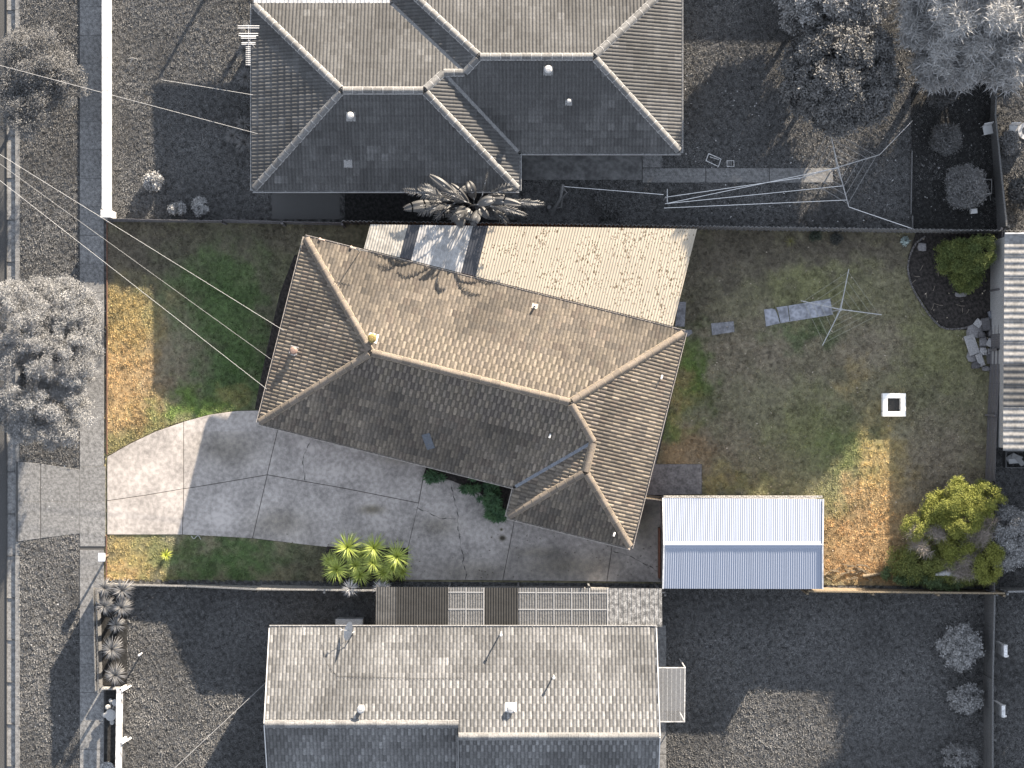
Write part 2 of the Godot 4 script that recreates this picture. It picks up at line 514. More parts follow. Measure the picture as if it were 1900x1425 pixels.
	while y0 < 1480.0:
		slab(chan, [12, y0, 28, y0, 28, y0 + 78, 12, y0 + 78], pale2, 0.004, -0.108, null, "channel_block")
		var low := y0 + 78 > 850 and y0 < 1005
		slab(kb, [28, y0, 37, y0, 37, y0 + 78, 28, y0 + 78], pale, 0.004, 0.02 if not low else -0.02, null, "kerb_stone")
		y0 += 78.0
	# paving in the neighbours' yards
	var gp := structure("garden_path", sheet_mb([1192, 313, 1545, 313, 1545, 338, 1192, 338], 0.006), mat(grey(0.06), 1.0))
	for x in [1192, 1310, 1428]: slab(gp, [x, 312, x + 117, 312, x + 117, 339, x, 339], pale, 0.004, 0.03)
	slab(gp, [955, 280, 1191, 280, 1191, 334, 955, 334], mat(grey(0.17), 0.9, T.soft, 0.35), 0.004, 0.03)
	slab(gp, [1192, 278, 1228, 278, 1228, 311, 1192, 311], pale, 0.004, 0.03)
	slab(gp, [905, 356, 966, 356, 966, 408, 905, 408], mat(grey(0.18), 0.9, T.dirt, 0.3), 0.004, 0.045)
	var gpad := structure("gravel_pad", sheet_mb([505, 350, 630, 350, 630, 407, 505, 407], 0.012), mat(grey(0.22), 1.0, T.rough, 2.6))
	no_grass.append(polyP([505, 350, 630, 350, 630, 407, 505, 407]))
	var sp := structure("side_path", sheet_mb([1200, 1160, 1236, 1160, 1232, 1470, 1200, 1470], 0.006), mat(grey(0.05), 1.0))
	for y in [1160, 1240, 1320, 1400]: slab(sp, [1202, y, 1236 if y != 1240 else 1268, y, 1236 if y != 1240 else 1268, y + 79, 1202, y + 79], pale, 0.004, 0.03)
	# concrete in our own back yard
	var pad := structure("back_pad", sheet_mb([1200, 861, 1303, 861, 1303, 916, 1196, 918], 0.012), M.soil)
	slab(pad, [1200, 861, 1302, 861, 1302, 917, 1197, 919], mat(lin(0.23, 0.215, 0.21), 0.9, T.soft, 0.8), 0.003, 0.05)
	var strip := structure("wall_strip", sheet_mb([1256, 612, 1275, 612, 1218, 862, 1196, 862], 0.012), M.soil)
	slab(strip, [1254, 618, 1273, 620, 1242, 750, 1222, 748], M.concrete, 0.004, 0.04)
	slab(strip, [1222, 750, 1242, 752, 1216, 862, 1196, 862], M.concrete, 0.004, 0.04)

func sheet_mb(pts: Array, y: float) -> MB:
	var b := MB.new()
	var poly := polyP(pts)
	no_grass.append(poly)
	b.sheet(poly, y)
	return b

# ---------------------------------------------------------------- tiled roofs
const TW := 0.305
const GA := 0.325
var PROF := [Vector2(0, 0.004), Vector2(0.012, 0.004), Vector2(0.036, 0.030), Vector2(0.075, 0.040), Vector2(0.114, 0.030), Vector2(0.138, 0.004), Vector2(0.165, 0.003), Vector2(0.189, 0.026), Vector2(0.228, 0.034), Vector2(0.267, 0.026), Vector2(0.291, 0.003), Vector2(0.305, 0.004)]
func tile_z(x: float, y: float) -> float:
	var z := 0.0
	for i in PROF.size() - 1:
		if x <= PROF[i + 1].x + 1e-6:
			z = lerpf(PROF[i].y, PROF[i + 1].y, (x - PROF[i].x) / (PROF[i + 1].x - PROF[i].x))
			break
	return z + 0.034 * (1.0 - (y + 0.03) / (GA + 0.05))
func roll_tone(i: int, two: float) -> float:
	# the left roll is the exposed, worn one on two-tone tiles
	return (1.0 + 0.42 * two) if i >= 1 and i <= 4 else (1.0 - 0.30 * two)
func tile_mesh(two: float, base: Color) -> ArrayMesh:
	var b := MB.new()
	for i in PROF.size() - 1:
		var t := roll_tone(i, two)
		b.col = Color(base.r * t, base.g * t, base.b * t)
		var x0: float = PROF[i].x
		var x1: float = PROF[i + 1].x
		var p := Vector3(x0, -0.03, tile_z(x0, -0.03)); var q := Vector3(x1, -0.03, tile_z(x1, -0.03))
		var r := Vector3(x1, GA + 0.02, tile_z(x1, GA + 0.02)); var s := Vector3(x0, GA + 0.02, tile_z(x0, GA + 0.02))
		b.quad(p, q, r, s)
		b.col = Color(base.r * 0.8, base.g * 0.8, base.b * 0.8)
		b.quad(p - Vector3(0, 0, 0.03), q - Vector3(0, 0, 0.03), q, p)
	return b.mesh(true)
var age := FastNoiseLite.new()
func pick_tone(pal: Array, at := Vector3.ZERO) -> Color:
	var c: Color = pal[rng.randi() % pal.size()]
	var k := rng.randf_range(0.86, 1.14)
	if at != Vector3.ZERO: k *= 1.0 + 0.5 * age.get_noise_2d(at.x, at.z)
	if rng.randf() < 0.012: k *= 1.5
	return Color(c.r * k, c.g * k, c.b * k)
# one roof face: O at the eave, e along it, w level and inwards; poly in (along, inwards) metres
func roof_face(acc: Dictionary, O: Vector3, e: Vector3, w: Vector3, poly: Array, valleys := []) -> void:
	var cp := cos(acc.pitch)
	var up := (w * cp + Vector3.UP * sin(acc.pitch)).normalized()
	var nn := e.cross(up).normalized()
	if nn.y < 0: nn = -nn
	var mirrored := e.cross(up).y < 0
	var pl := PackedVector2Array()
	for p in poly: pl.append(Vector2(p.x, p.y / cp))
	# deck under the tiles
	var ix := Geometry2D.triangulate_polygon(pl)
	for i in range(0, ix.size(), 3):
		var a := O + e * pl[ix[i]].x + up * pl[ix[i]].y; var b := O + e * pl[ix[i + 1]].x + up * pl[ix[i + 1]].y; var d := O + e * pl[ix[i + 2]].x + up * pl[ix[i + 2]].y
		if (b - a).cross(d - a).y < 0: acc.deck.tri(a, d, b)
		else: acc.deck.tri(a, b, d)
	var cuts := [pl]
	for vl in valleys:
		var p := Vector2(vl[0].x, vl[0].y / cp); var q := Vector2(vl[1].x, vl[1].y / cp)
		var s := (q - p).normalized().orthogonal() * 0.085
		var ex := (q - p).normalized() * 0.2
		var band := PackedVector2Array([p + s - ex, q + s + ex, q - s + ex, p - s - ex])
		var nx := []
		for c in cuts: nx.append_array(Geometry2D.clip_polygons(c, band))
		cuts = nx
	var lo := Vector2(1e9, 1e9); var hi := Vector2(-1e9, -1e9)
	for p in pl: lo = lo.min(p); hi = hi.max(p)
	var bs := Basis(e, up, nn)
	var j := 0
	while j * GA < hi.y:
		var v0 := j * GA
		var off: float = (0.5 * TW if (acc.stagger and j % 2) else 0.0) + acc.get("phase", 0.0)
		var i := int(floor((lo.x - off) / TW))
		while i * TW + off < hi.x:
			var u0 := i * TW + off
			var inside := true
			for t in [Vector2(u0 + 0.01, v0 + 0.01), Vector2(u0 + TW - 0.01, v0 + 0.01), Vector2(u0 + TW - 0.01, v0 + GA), Vector2(u0 + 0.01, v0 + GA)]:
				var ok := false
				for c in cuts:
					if Geometry2D.is_point_in_polygon(t, c): ok = true
				if not ok: inside = false
			var org := O + e * u0 + up * v0
			if inside:
				var b2 := bs
				if mirrored:
					b2 = Basis(-e, up, nn)
					org += e * TW
				acc.xf.append(Transform3D(b2, org + nn * rng.randf_range(0.0, 0.005)))
			else:
				acc.cut.col = Color(1, 1, 1)
				var tone := pick_tone(acc.pal, org)
				for s in PROF.size() - 1:
					var x0: float = PROF[s].x
					var x1: float = PROF[s + 1].x
					if mirrored:
						var t0 := TW - x1
						x1 = TW - x0
						x0 = t0
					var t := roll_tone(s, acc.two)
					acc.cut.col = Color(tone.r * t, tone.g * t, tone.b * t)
					var strip := PackedVector2Array([Vector2(u0 + x0, v0 - 0.03), Vector2(u0 + x1, v0 - 0.03), Vector2(u0 + x1, v0 + GA + 0.02), Vector2(u0 + x0, v0 + GA + 0.02)])
					var zf := func(p: Vector2) -> Vector3:
						var lx := clampf(p.x - u0, 0.0, TW)
						if mirrored: lx = TW - lx
						return O + e * p.x + up * p.y + nn * tile_z(lx, p.y - v0)
					for c in cuts:
						for piece in Geometry2D.intersect_polygons(strip, c):
							var tx := Geometry2D.triangulate_polygon(piece)
							for q in range(0, tx.size(), 3):
								var A: Vector3 = zf.call(piece[tx[q]]); var B: Vector3 = zf.call(piece[tx[q + 1]]); var D: Vector3 = zf.call(piece[tx[q + 2]])
								if (B - A).cross(D - A).dot(nn) < 0: acc.cut.tri(A, D, B)
								else: acc.cut.tri(A, B, D)
						var mid := Vector2(u0 + (x0 + x1) * 0.5, v0 + 0.01)
						if Geometry2D.is_point_in_polygon(mid, c):
							var A: Vector3 = zf.call(strip[0]); var B: Vector3 = zf.call(strip[1])
							acc.cut.quad(A - nn * 0.03, B - nn * 0.03, B, A)
			i += 1
		j += 1
func new_roof(pal: Array, two: float, stagger: bool, pitch := PITCH) -> Dictionary:
	return {"xf": [], "cut": MB.new(), "deck": MB.new(), "pal": pal, "two": two, "stagger": stagger, "pitch": pitch}
func finish_roof(acc: Dictionary, house: Node3D, deck_mat: Material) -> Node3D:
	acc.deck.shift(Vector3(0, -0.012, 0))
	var roof := part(house, "roof", acc.deck, deck_mat)
	var base := house.position
	var meshes := []
	var tones := []
	for k in 14: tones.append(pick_tone(acc.pal))
	tones.sort_custom(func(p, q): return p.g < q.g)
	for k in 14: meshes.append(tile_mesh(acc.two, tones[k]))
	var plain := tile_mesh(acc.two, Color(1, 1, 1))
	var eye := Vector3(0, H, 0)
	var order := []
	for t in acc.xf: order.append([t.origin.distance_squared_to(eye), t])
	order.sort_custom(func(p, q): return p[0] < q[0])
	var rest := []
	var cols := []
	for i in order.size():
		var t: Transform3D = order[i][1]
		t.origin -= base
		if i < 298:
			var o := MeshInstance3D.new()
			o.name = "roof_tile"
			o.mesh = meshes[clampi(int(7.0 + 9.0 * age.get_noise_2d(t.origin.x + base.x, t.origin.z + base.z) + rng.randf_range(-5.0, 5.0)), 0, 13)]
			o.material_override = M.tile
			o.transform = t
			roof.add_child(o, true)
		else:
			rest.append(t)
			cols.append(pick_tone(acc.pal, t.origin + base))
	var more := scatter(roof, "more_tiles", plain, M.tile, rest, cols)
	more.set_meta("kind", "stuff")
	var cut := part(roof, "cut_tiles", acc.cut, M.tile, true)
	cut.set_meta("kind", "stuff")
	return roof
func cap_kinds(m: Material) -> Array:
	if not m.has_meta("kinds"):
		var l := [m]
		for k in [0.92, 1.07]:
			var q: StandardMaterial3D = m.duplicate()
			q.albedo_color = Color(m.albedo_color.r * k, m.albedo_color.g * k, m.albedo_color.b * k)
			l.append(q)
		m.set_meta("kinds", l)
	return m.get_meta("kinds")
# rounded cap tiles along a ridge or hip, with a bed of mortar
func caps(house: Node3D, roof: Node3D, a: Vector3, b: Vector3, m: Material, mortar: Material, trim0 := 0.0, trim1 := 0.0) -> void:
	var d := (b - a).normalized()
	a += d * trim0
	b -= d * trim1
	var x := Vector3.UP.cross(d).normalized()
	var y := d.cross(x)
	if y.y < 0: y = -y
	var ln := a.distance_to(b)
	var cnt := maxi(1, int(round(ln / 0.42)))
	var st := ln / cnt
	var sec := [Vector2(-0.135, 0.015), Vector2(-0.115, 0.062), Vector2(-0.06, 0.102), Vector2(0, 0.118), Vector2(0.06, 0.102), Vector2(0.115, 0.062), Vector2(0.135, 0.015)]
	var kinds := cap_kinds(m)
	var mo := MB.new()
	for i in cnt:
		var p := a + d * (st * i + 0.008)
		var q := a + d * (st * (i + 1) - 0.008)
		var cb := MB.new()
		var wob := x * rng.randf_range(-0.008, 0.008) + y * rng.randf_range(-0.004, 0.006)
		var lift := 0.012
		for s in sec.size() - 1:
			var A: Vector3 = p + x * sec[s].x * 1.04 + y * (sec[s].y + lift) + wob; var B: Vector3 = p + x * sec[s + 1].x * 1.04 + y * (sec[s + 1].y + lift) + wob
			var C: Vector3 = q + x * sec[s + 1].x + y * sec[s + 1].y + wob; var D: Vector3 = q + x * sec[s].x + y * sec[s].y + wob
			var n0: Vector3 = (y * 1.0 + x * sec[s].x * 9.0).normalized(); var n1: Vector3 = (y * 1.0 + x * sec[s + 1].x * 9.0).normalized()
			cb.trin(A, C, B, n0, n1, n1); cb.trin(A, D, C, n0, n0, n1)
			cb.tri(p + wob, A, B); cb.tri(q + wob, C, D)
		part(house, "ridge_cap", cb, kinds[rng.randi() % 3])
		if i > 0:
			for s in sec.size() - 1:
				var f := 1.06
				var r0 := p - d * 0.02; var r1 := p + d * 0.012
				mo.quad(r0 + x * sec[s].x * f + y * (sec[s].y + 0.016), r0 + x * sec[s + 1].x * f + y * (sec[s + 1].y + 0.016), r1 + x * sec[s + 1].x * f + y * (sec[s + 1].y + 0.016), r1 + x * sec[s].x * f + y * (sec[s].y + 0.016))
	for s in [-1.0, 1.0]:
		mo.quad(a + x * s * 0.13 + y * 0.045, b + x * s * 0.13 + y * 0.045, b + x * s * 0.165 + y * -0.01, a + x * s * 0.165 + y * -0.01)
	var mp := part(house, "mortar_bed", mo, mortar)
func valley(house: Node3D, a: Vector3, b: Vector3, m: Material, wdt := 0.09) -> void:
	var d := (b - a).normalized()
	var x := Vector3.UP.cross(d).normalized()
	var v := MB.new()
	for s in [-1.0, 1.0]:
		v.quad(a + x * s * wdt + Vector3(0, 0.04, 0), b + x * s * wdt + Vector3(0, 0.04, 0), b + Vector3(0, 0.012, 0), a + Vector3(0, 0.012, 0))
	part(house, "valley_gutter", v, m)
func gutter(house: Node3D, a: Vector3, b: Vector3, out: Vector3, lip: Material) -> void:
	var d := (b - a).normalized()
	var g := MB.new()
	var e := d * 0.06
	var bs := Basis(out, Vector3.UP, d)
	var ln := a.distance_to(b) + 0.06
	var c := (a + b) * 0.5
	g.box(c + out * 0.118 + Vector3(0, -0.055, 0), Vector3(0.022, 0.11, ln), bs)
	g.box(c + out * 0.062 + Vector3(0, -0.108, 0), Vector3(0.09, 0.012, ln), bs)
	var k := 0.4
	while k < ln - 0.3:
		g.box(a + d * k + out * 0.06 + Vector3(0, 0.004, 0), Vector3(0.13, 0.006, 0.02), bs)
		k += 0.98
	part(house, "gutter", g, lip)
func pipe_vent(house: Node3D, at: Vector3, up_h: float, r: float, flash: Material, pipe: Material, w: float, tilt: Basis, capped := true) -> void:
	var f := MB.new()
	f.box(at + tilt.y * 0.055, Vector3(w, 0.015, w), tilt, 0.006)
	var fl := part(house, "vent_flashing", f, flash)
	var p := MB.new()
	p.lathe(at, [Vector2(r * 1.5, 0.05), Vector2(r, 0.14), Vector2(r, up_h)], 12)
	if capped: p.lathe(at, [Vector2(r, up_h - 0.02), Vector2(r * 1.9, up_h - 0.05), Vector2(r * 1.9, up_h), Vector2(r * 1.2, up_h + 0.06), Vector2(0, up_h + 0.075)], 14)
	else: p.lathe(at, [Vector2(r, up_h), Vector2(r * 0.8, up_h), Vector2(r * 0.8, up_h - 0.3)], 12)
	part(house, "vent_pipe", p, pipe)
func on_roof(px: float, py: float, hf: Callable) -> Vector3:
	var h := 3.2
	for i in 6:
		var p := P(px, py, h)
		h = hf.call(p.x, p.z)
	return P(px, py, h)

func make_main_house() -> void:
	var A := P(567, 441, EAVE)
	var ang := deg_to_rad(14.1)
	var eu := Vector3(cos(ang), 0, sin(ang))
	var ev := Vector3(-sin(ang), 0, cos(ang))
	var U := 16.61
	var W := 8.1
	var w := 5.37
	var V := 9.41
	var tp := tan(PITCH)
	var L := func(u: float, v: float, d: float) -> Vector3: return A + eu * u + ev * v + Vector3(0, d * tp, 0)
	var base: Vector3 = L.call(U * 0.5, W * 0.5, 0.0)
	base.y = 0.0
	var house := thing("tiled_house", base, "house with sandy brown mottled tile roof set askew between driveway and yard", "house")
	# walls and eaves
	var wl := MB.new()
	var foot := [Vector2(0.5, 0.5), Vector2(U - 0.5, 0.5), Vector2(U - 0.5, V - 0.5), Vector2(U - w + 0.5, V - 0.5), Vector2(U - w + 0.5, W - 0.5), Vector2(0.5, W - 0.5)]
	var fp := PackedVector2Array()
	for f in foot:
		var q: Vector3 = L.call(f.x, f.y, 0.0)
		fp.append(Vector2(q.x, q.z))
	no_grass.append(fp)
	wl.prism(fp, 0.0, EAVE - 0.13)
	part(house, "wall", wl, M.brick_red)
	var so := MB.new()
	var ep := PackedVector2Array()
	for f in [Vector2(0.03, 0.03), Vector2(U - 0.03, 0.03), Vector2(U - 0.03, V - 0.03), Vector2(U - w + 0.03, V - 0.03), Vector2(U - w + 0.03, W - 0.03), Vector2(0.03, W - 0.03)]:
		var q: Vector3 = L.call(f.x, f.y, 0.0)
		ep.append(Vector2(q.x, q.z))
	so.prism(ep, EAVE - 0.12, EAVE - 0.03)
	part(house, "eave_board", so, mat(lin(0.18, 0.10, 0.08), 0.7))
	var pal := [Color(0.181, 0.153, 0.123), Color(0.166, 0.141, 0.114), Color(0.197, 0.165, 0.130), Color(0.135, 0.116, 0.096), Color(0.151, 0.129, 0.106), Color(0.181, 0.153, 0.120), Color(0.151, 0.123, 0.099), Color(0.206, 0.174, 0.137)]
	var acc := new_roof(pal, 1.0, true)
	var h2 := W * 0.5
	var R1 := Vector2(h2, h2); var R2 := Vector2(U - h2, h2); var R3 := Vector2(U - w * 0.5, W - w * 0.5); var R4 := Vector2(U - w * 0.5, V - w * 0.5)
	roof_face(acc, L.call(0.0, 0.0, 0.0), eu, ev, [Vector2(0, 0), Vector2(U, 0), R2, R1])
	roof_face(acc, L.call(0.0, 0.0, 0.0), ev, eu, [Vector2(0, 0), Vector2(h2, h2), Vector2(W, 0)])
	roof_face(acc, L.call(0.0, W, 0.0), eu, -ev, [Vector2(0, 0), Vector2(h2, h2), Vector2(U - h2, h2), Vector2(U - w * 0.5, w * 0.5), Vector2(U - w, 0)], [[Vector2(U - w, 0), Vector2(U - w * 0.5, w * 0.5)]])
	roof_face(acc, L.call(U, 0.0, 0.0), ev, -eu, [Vector2(0, 0), Vector2(V, 0), Vector2(V - w * 0.5, w * 0.5), Vector2(W - w * 0.5, w * 0.5), Vector2(h2, h2)])
	roof_face(acc, L.call(U - w, W, 0.0), ev, eu, [Vector2(0, 0), Vector2(-w * 0.5, w * 0.5), Vector2(V - W - w * 0.5, w * 0.5), Vector2(V - W, 0)], [[Vector2(0, 0), Vector2(-w * 0.5, w * 0.5)]])
	roof_face(acc, L.call(U - w, V, 0.0), eu, -ev, [Vector2(0, 0), Vector2(w * 0.5, w * 0.5), Vector2(w, 0)])
	var roof := finish_roof(acc, house, mat(lin(0.05, 0.045, 0.04), 1.0))
	var capm := mat(lin(0.20, 0.168, 0.138), 0.85, T.fine, 1.6)
	var mor := mat(lin(0.30, 0.25, 0.19), 0.9, T.fine, 2.0)
	var r1: Vector3 = L.call(R1.x, R1.y, h2); var r2: Vector3 = L.call(R2.x, R2.y, h2); var r3: Vector3 = L.call(R3.x, R3.y, w * 0.5); var r4: Vector3 = L.call(R4.x, R4.y, w * 0.5)
	for s in [[L.call(0.0, 0.0, 0.0), r1, 0.05, 0.1], [L.call(0.0, W, 0.0), r1, 0.05, 0.1], [r1, r2, 0.02, 0.02], [L.call(U, 0.0, 0.0), r2, 0.05, 0.1], [r3, r2, 0.0, 0.08], [r3, r4, 0.05, 0.0], [L.call(U - w, V, 0.0), r4, 0.05, 0.08], [L.call(U, V, 0.0), r4, 0.05, 0.08]]:
		caps(house, roof, s[0], s[1], capm, mor, s[2], s[3])
	valley(house, L.call(U - w, W, 0.0), r3, mat(lin(0.24, 0.26, 0.30), 0.5, T.fine, 1.5), 0.07)
	for s in [[Vector2(0, 0), Vector2(U, 0), -ev], [Vector2(0, 0), Vector2(0, W), -eu], [Vector2(0, W), Vector2(U - w, W), ev], [Vector2(U - w, W), Vector2(U - w, V), -eu], [Vector2(U - w, V), Vector2(U, V), ev], [Vector2(U, 0), Vector2(U, V), eu]]:
		gutter(house, L.call(s[0].x, s[0].y, 0.0), L.call(s[1].x, s[1].y, 0.0), s[2], M.gutter)
	var hf := func(x: float, z: float) -> float:
		var q := Vector3(x, 0, z) - Vector3(A.x, 0, A.z)
		var u := q.dot(eu); var v := q.dot(ev)
		var m1 := minf(minf(u, U - u), minf(v, W - v)); var m2 := minf(minf(u - (U - w), U - u), V - v)
		return EAVE + tp * maxf(m1, m2)
	var nb := Basis(eu, PITCH * 0.0) # level frame
	var tN := Basis(eu, -PITCH) * Basis(eu, Vector3.UP, -ev)
	var tilt_n := Basis(eu, Vector3(0, cos(PITCH), 0) - ev * sin(PITCH), Vector3.ZERO)
	tilt_n.z = tilt_n.x.cross(tilt_n.y)
	var tilt_w := Basis(ev, Vector3(0, cos(PITCH), 0) - eu * sin(PITCH), Vector3.ZERO)
	tilt_w.z = tilt_w.x.cross(tilt_w.y)
	var tilt_s := Basis(eu, Vector3(0, cos(PITCH), 0) + ev * sin(PITCH), Vector3.ZERO)
	tilt_s.z = tilt_s.x.cross(tilt_s.y)
	pipe_vent(house, on_roof(692, 628, hf), 0.42, 0.1, M.white, mat(lin(0.45, 0.33, 0.1), 0.7, T.dirt, 3.0), 0.42, tilt_n)
	pipe_vent(house, on_roof(546, 651, hf), 0.30, 0.09, M.galv, mat(lin(0.3, 0.2, 0.16), 0.6, T.fine, 3.0), 0.4, tilt_w)
	pipe_vent(house, on_roof(992, 569, hf), 0.32, 0.05, mat(lin(0.5, 0.45, 0.38), 0.8, T.fine, 2.0), M.plastic_white, 0.26, tilt_n, false)
	for s in [[1021, 806], [1140, 988], [1228, 697]]:
		var sp := on_roof(s[0], s[1], hf)
		var b := MB.new()
		b.tube([sp + Vector3(0, 0.05, 0), sp + Vector3(0, 0.2, 0), sp + Vector3(-0.05, 0.23, 0.14)], [0.04, 0.04, 0.04], 8)
		part(house, "vent_pipe", b, M.plastic_white)
	var pt := on_roof(795, 818, hf)
	var b2 := MB.new()
	b2.box(pt + tilt_s.y * 0.068, Vector3(0.36, 0.012, 0.72), tilt_s * Basis(Vector3.UP, 0.55), 0.005)
	part(house, "patch_plate", b2, mat(lin(0.10, 0.115, 0.14), 0.6, T.fine, 1.5))
	# down pipes at two corners
	for s in [Vector2(-0.06, W - 0.15), Vector2(U - w - 0.06, V - 0.3)]:
		var q: Vector3 = L.call(s.x + 0.5, s.y, 0.0)
		var d := MB.new()
		d.tube([Vector3(q.x, 0.02, q.z), Vector3(q.x, EAVE - 0.15, q.z)], [0.045], 8)
		part(house, "downpipe", d, M.gutter)
	# iron covered pergola along the north wall
	var pg := thing("iron_pergola", P(990, 500), "lean-to pergola of cream corrugated iron speckled with dark lichen along house", "pergola")
	var n1 := FastNoiseLite.new(); n1.seed = 77; n1.frequency = 0.006; n1.fractal_octaves = 3
	var sz := 1400
	var im := Image.create(sz, sz, false, Image.FORMAT_RGB8)
	var cloud := n1.get_image(sz, sz, false, false, false)
	for j in sz:
		for i in sz:
			var k := 0.94 + 0.12 * (cloud.get_pixel(i, j).r - 0.5)
			im.set_pixel(i, j, Color(0.672 * k, 0.632 * k, 0.568 * k))
	var ctr := Vector2(1.9, -5.4)
	for d in 7600:
		var q := Vector2(rng.randf_range(-4.0, 8.4), rng.randf_range(-7.2, -2.0))
		var px := Vector2i(int(fposmod(q.x / 14.0, 1.0) * sz), int(fposmod(q.y / 14.0, 1.0) * sz))
		var dens := cloud.get_pixelv(px).r + 0.25 * exp(-pow((q.x - 4.6) / 2.2, 2.0) - pow((q.y + 4.8) / 1.6, 2.0)) + 0.12 * exp(-pow((q.x - 0.4) / 1.2, 2.0) - pow((q.y + 5.6) / 1.0, 2.0))
		if rng.randf() > clampf((dens - 0.42) * 2.0, 0.0, 0.75): continue
		var rad := rng.randf_range(1.0, 2.6) * (1.7 if rng.randf() < 0.06 else 1.0)
		var al := Vector2(ev.x, ev.z)
		for jj in range(-8, 9):
			for ii in range(-8, 9):
				var o := Vector2(ii, jj)
				var e2 := Vector2(o.dot(al) * 0.6, o.dot(al.orthogonal()))
				if e2.length() < rad + rng.randf_range(-0.8, 0.6):
					im.set_pixel(posmod(px.x + ii, sz), posmod(px.y + jj, sz), Color(0.36, 0.315, 0.25))
	var cream := mat(Color(1, 1, 1), 0.6)
	cream.albedo_texture = ImageTexture.create_from_image(im)
	var clean := mat(lin(0.42, 0.395, 0.35), 0.55, T.soft, 0.4)
	var bluew := mat(lin(0.41, 0.405, 0.40), 0.5, T.soft, 0.4)
	var smoke := StandardMaterial3D.new()
	smoke.albedo_color = Color(0.20, 0.21, 0.235, 0.85)
	smoke.transparency = BaseMaterial3D.TRANSPARENCY_ALPHA
	smoke.roughness = 0.35
	var u := 2.55
	var edges := [2.55, 3.3, 4.05, 4.62, 5.3, 6.05, 6.75, 7.45]
	while edges[-1] < 15.7: edges.append(edges[-1] + 0.78)
	edges[-1] = 16.05
	for k in edges.size() - 1:
		var ua: float = edges[k]; var ub: float = edges[k + 1]
		var m: Material = cream
		if k < 2: m = clean
		elif k == 2 or k == 6 - 0: m = smoke
		elif k < 6: m = bluew
		var sh := MB.new()
		sh.uvr = Rect2(0, 0, 14, 14)
		var cnt := int(round((ub - ua) / 0.0125))
		var prev := []
		for q in cnt + 1:
			var uu := lerpf(ua - 0.03, ub + 0.03, float(q) / cnt)
			var z := 0.014 * cos(TAU * uu / 0.118) + (0.004 if k % 2 else 0.0)
			# the north end follows the boundary fence, the south end tucks over the gutter
			var s0: Vector3 = A + eu * uu + ev * -0.16
			var run := 0.0
			var fz := P2(0, 424).y
			var topp: Vector3 = s0
			while run < 6.0:
				topp = s0 - ev * run
				var gx := topp.x * S + 950.0
				if topp.z < P2(0, 410.0 + (gx - 200.0) * 0.0145).y * 0.967: break
				run += 0.02
			var lo := Vector3(s0.x, EAVE + 0.0 + z, s0.z)
			var hi := Vector3(topp.x, EAVE - 0.16 + z, topp.z)
			var nn := (eu * (0.014 * TAU / 0.118 * sin(TAU * uu / 0.118)) + Vector3.UP).normalized()
			if prev.size():
				sh.trin(prev[0], lo, hi, prev[2], nn, nn); sh.trin(prev[0], hi, prev[1], prev[2], nn, prev[2])
			prev = [lo, hi, nn]
		part(pg, "roof_sheet", sh, m)
	for k in 4:
		var q: Vector3 = A + eu * (2.8 + k * 4.2)
		q.z = P2(0, 430).y + 0.12 + k * 0.06
		var b := MB.new()
		b.box(Vector3(q.x, (EAVE - 0.2) * 0.5, q.z), Vector3(0.09, EAVE - 0.2, 0.09))
		part(pg, "post", b, M.timber)
	var bm := MB.new()
	bm.bar(A + eu * 2.6 + ev * -0.19 + Vector3(0, -0.07, 0), A + eu * 16.0 + ev * -0.19 + Vector3(0, -0.07, 0), 0.045, 0.10)
	part(pg, "beam", bm, mat(lin(0.25, 0.05, 0.03), 0.7))

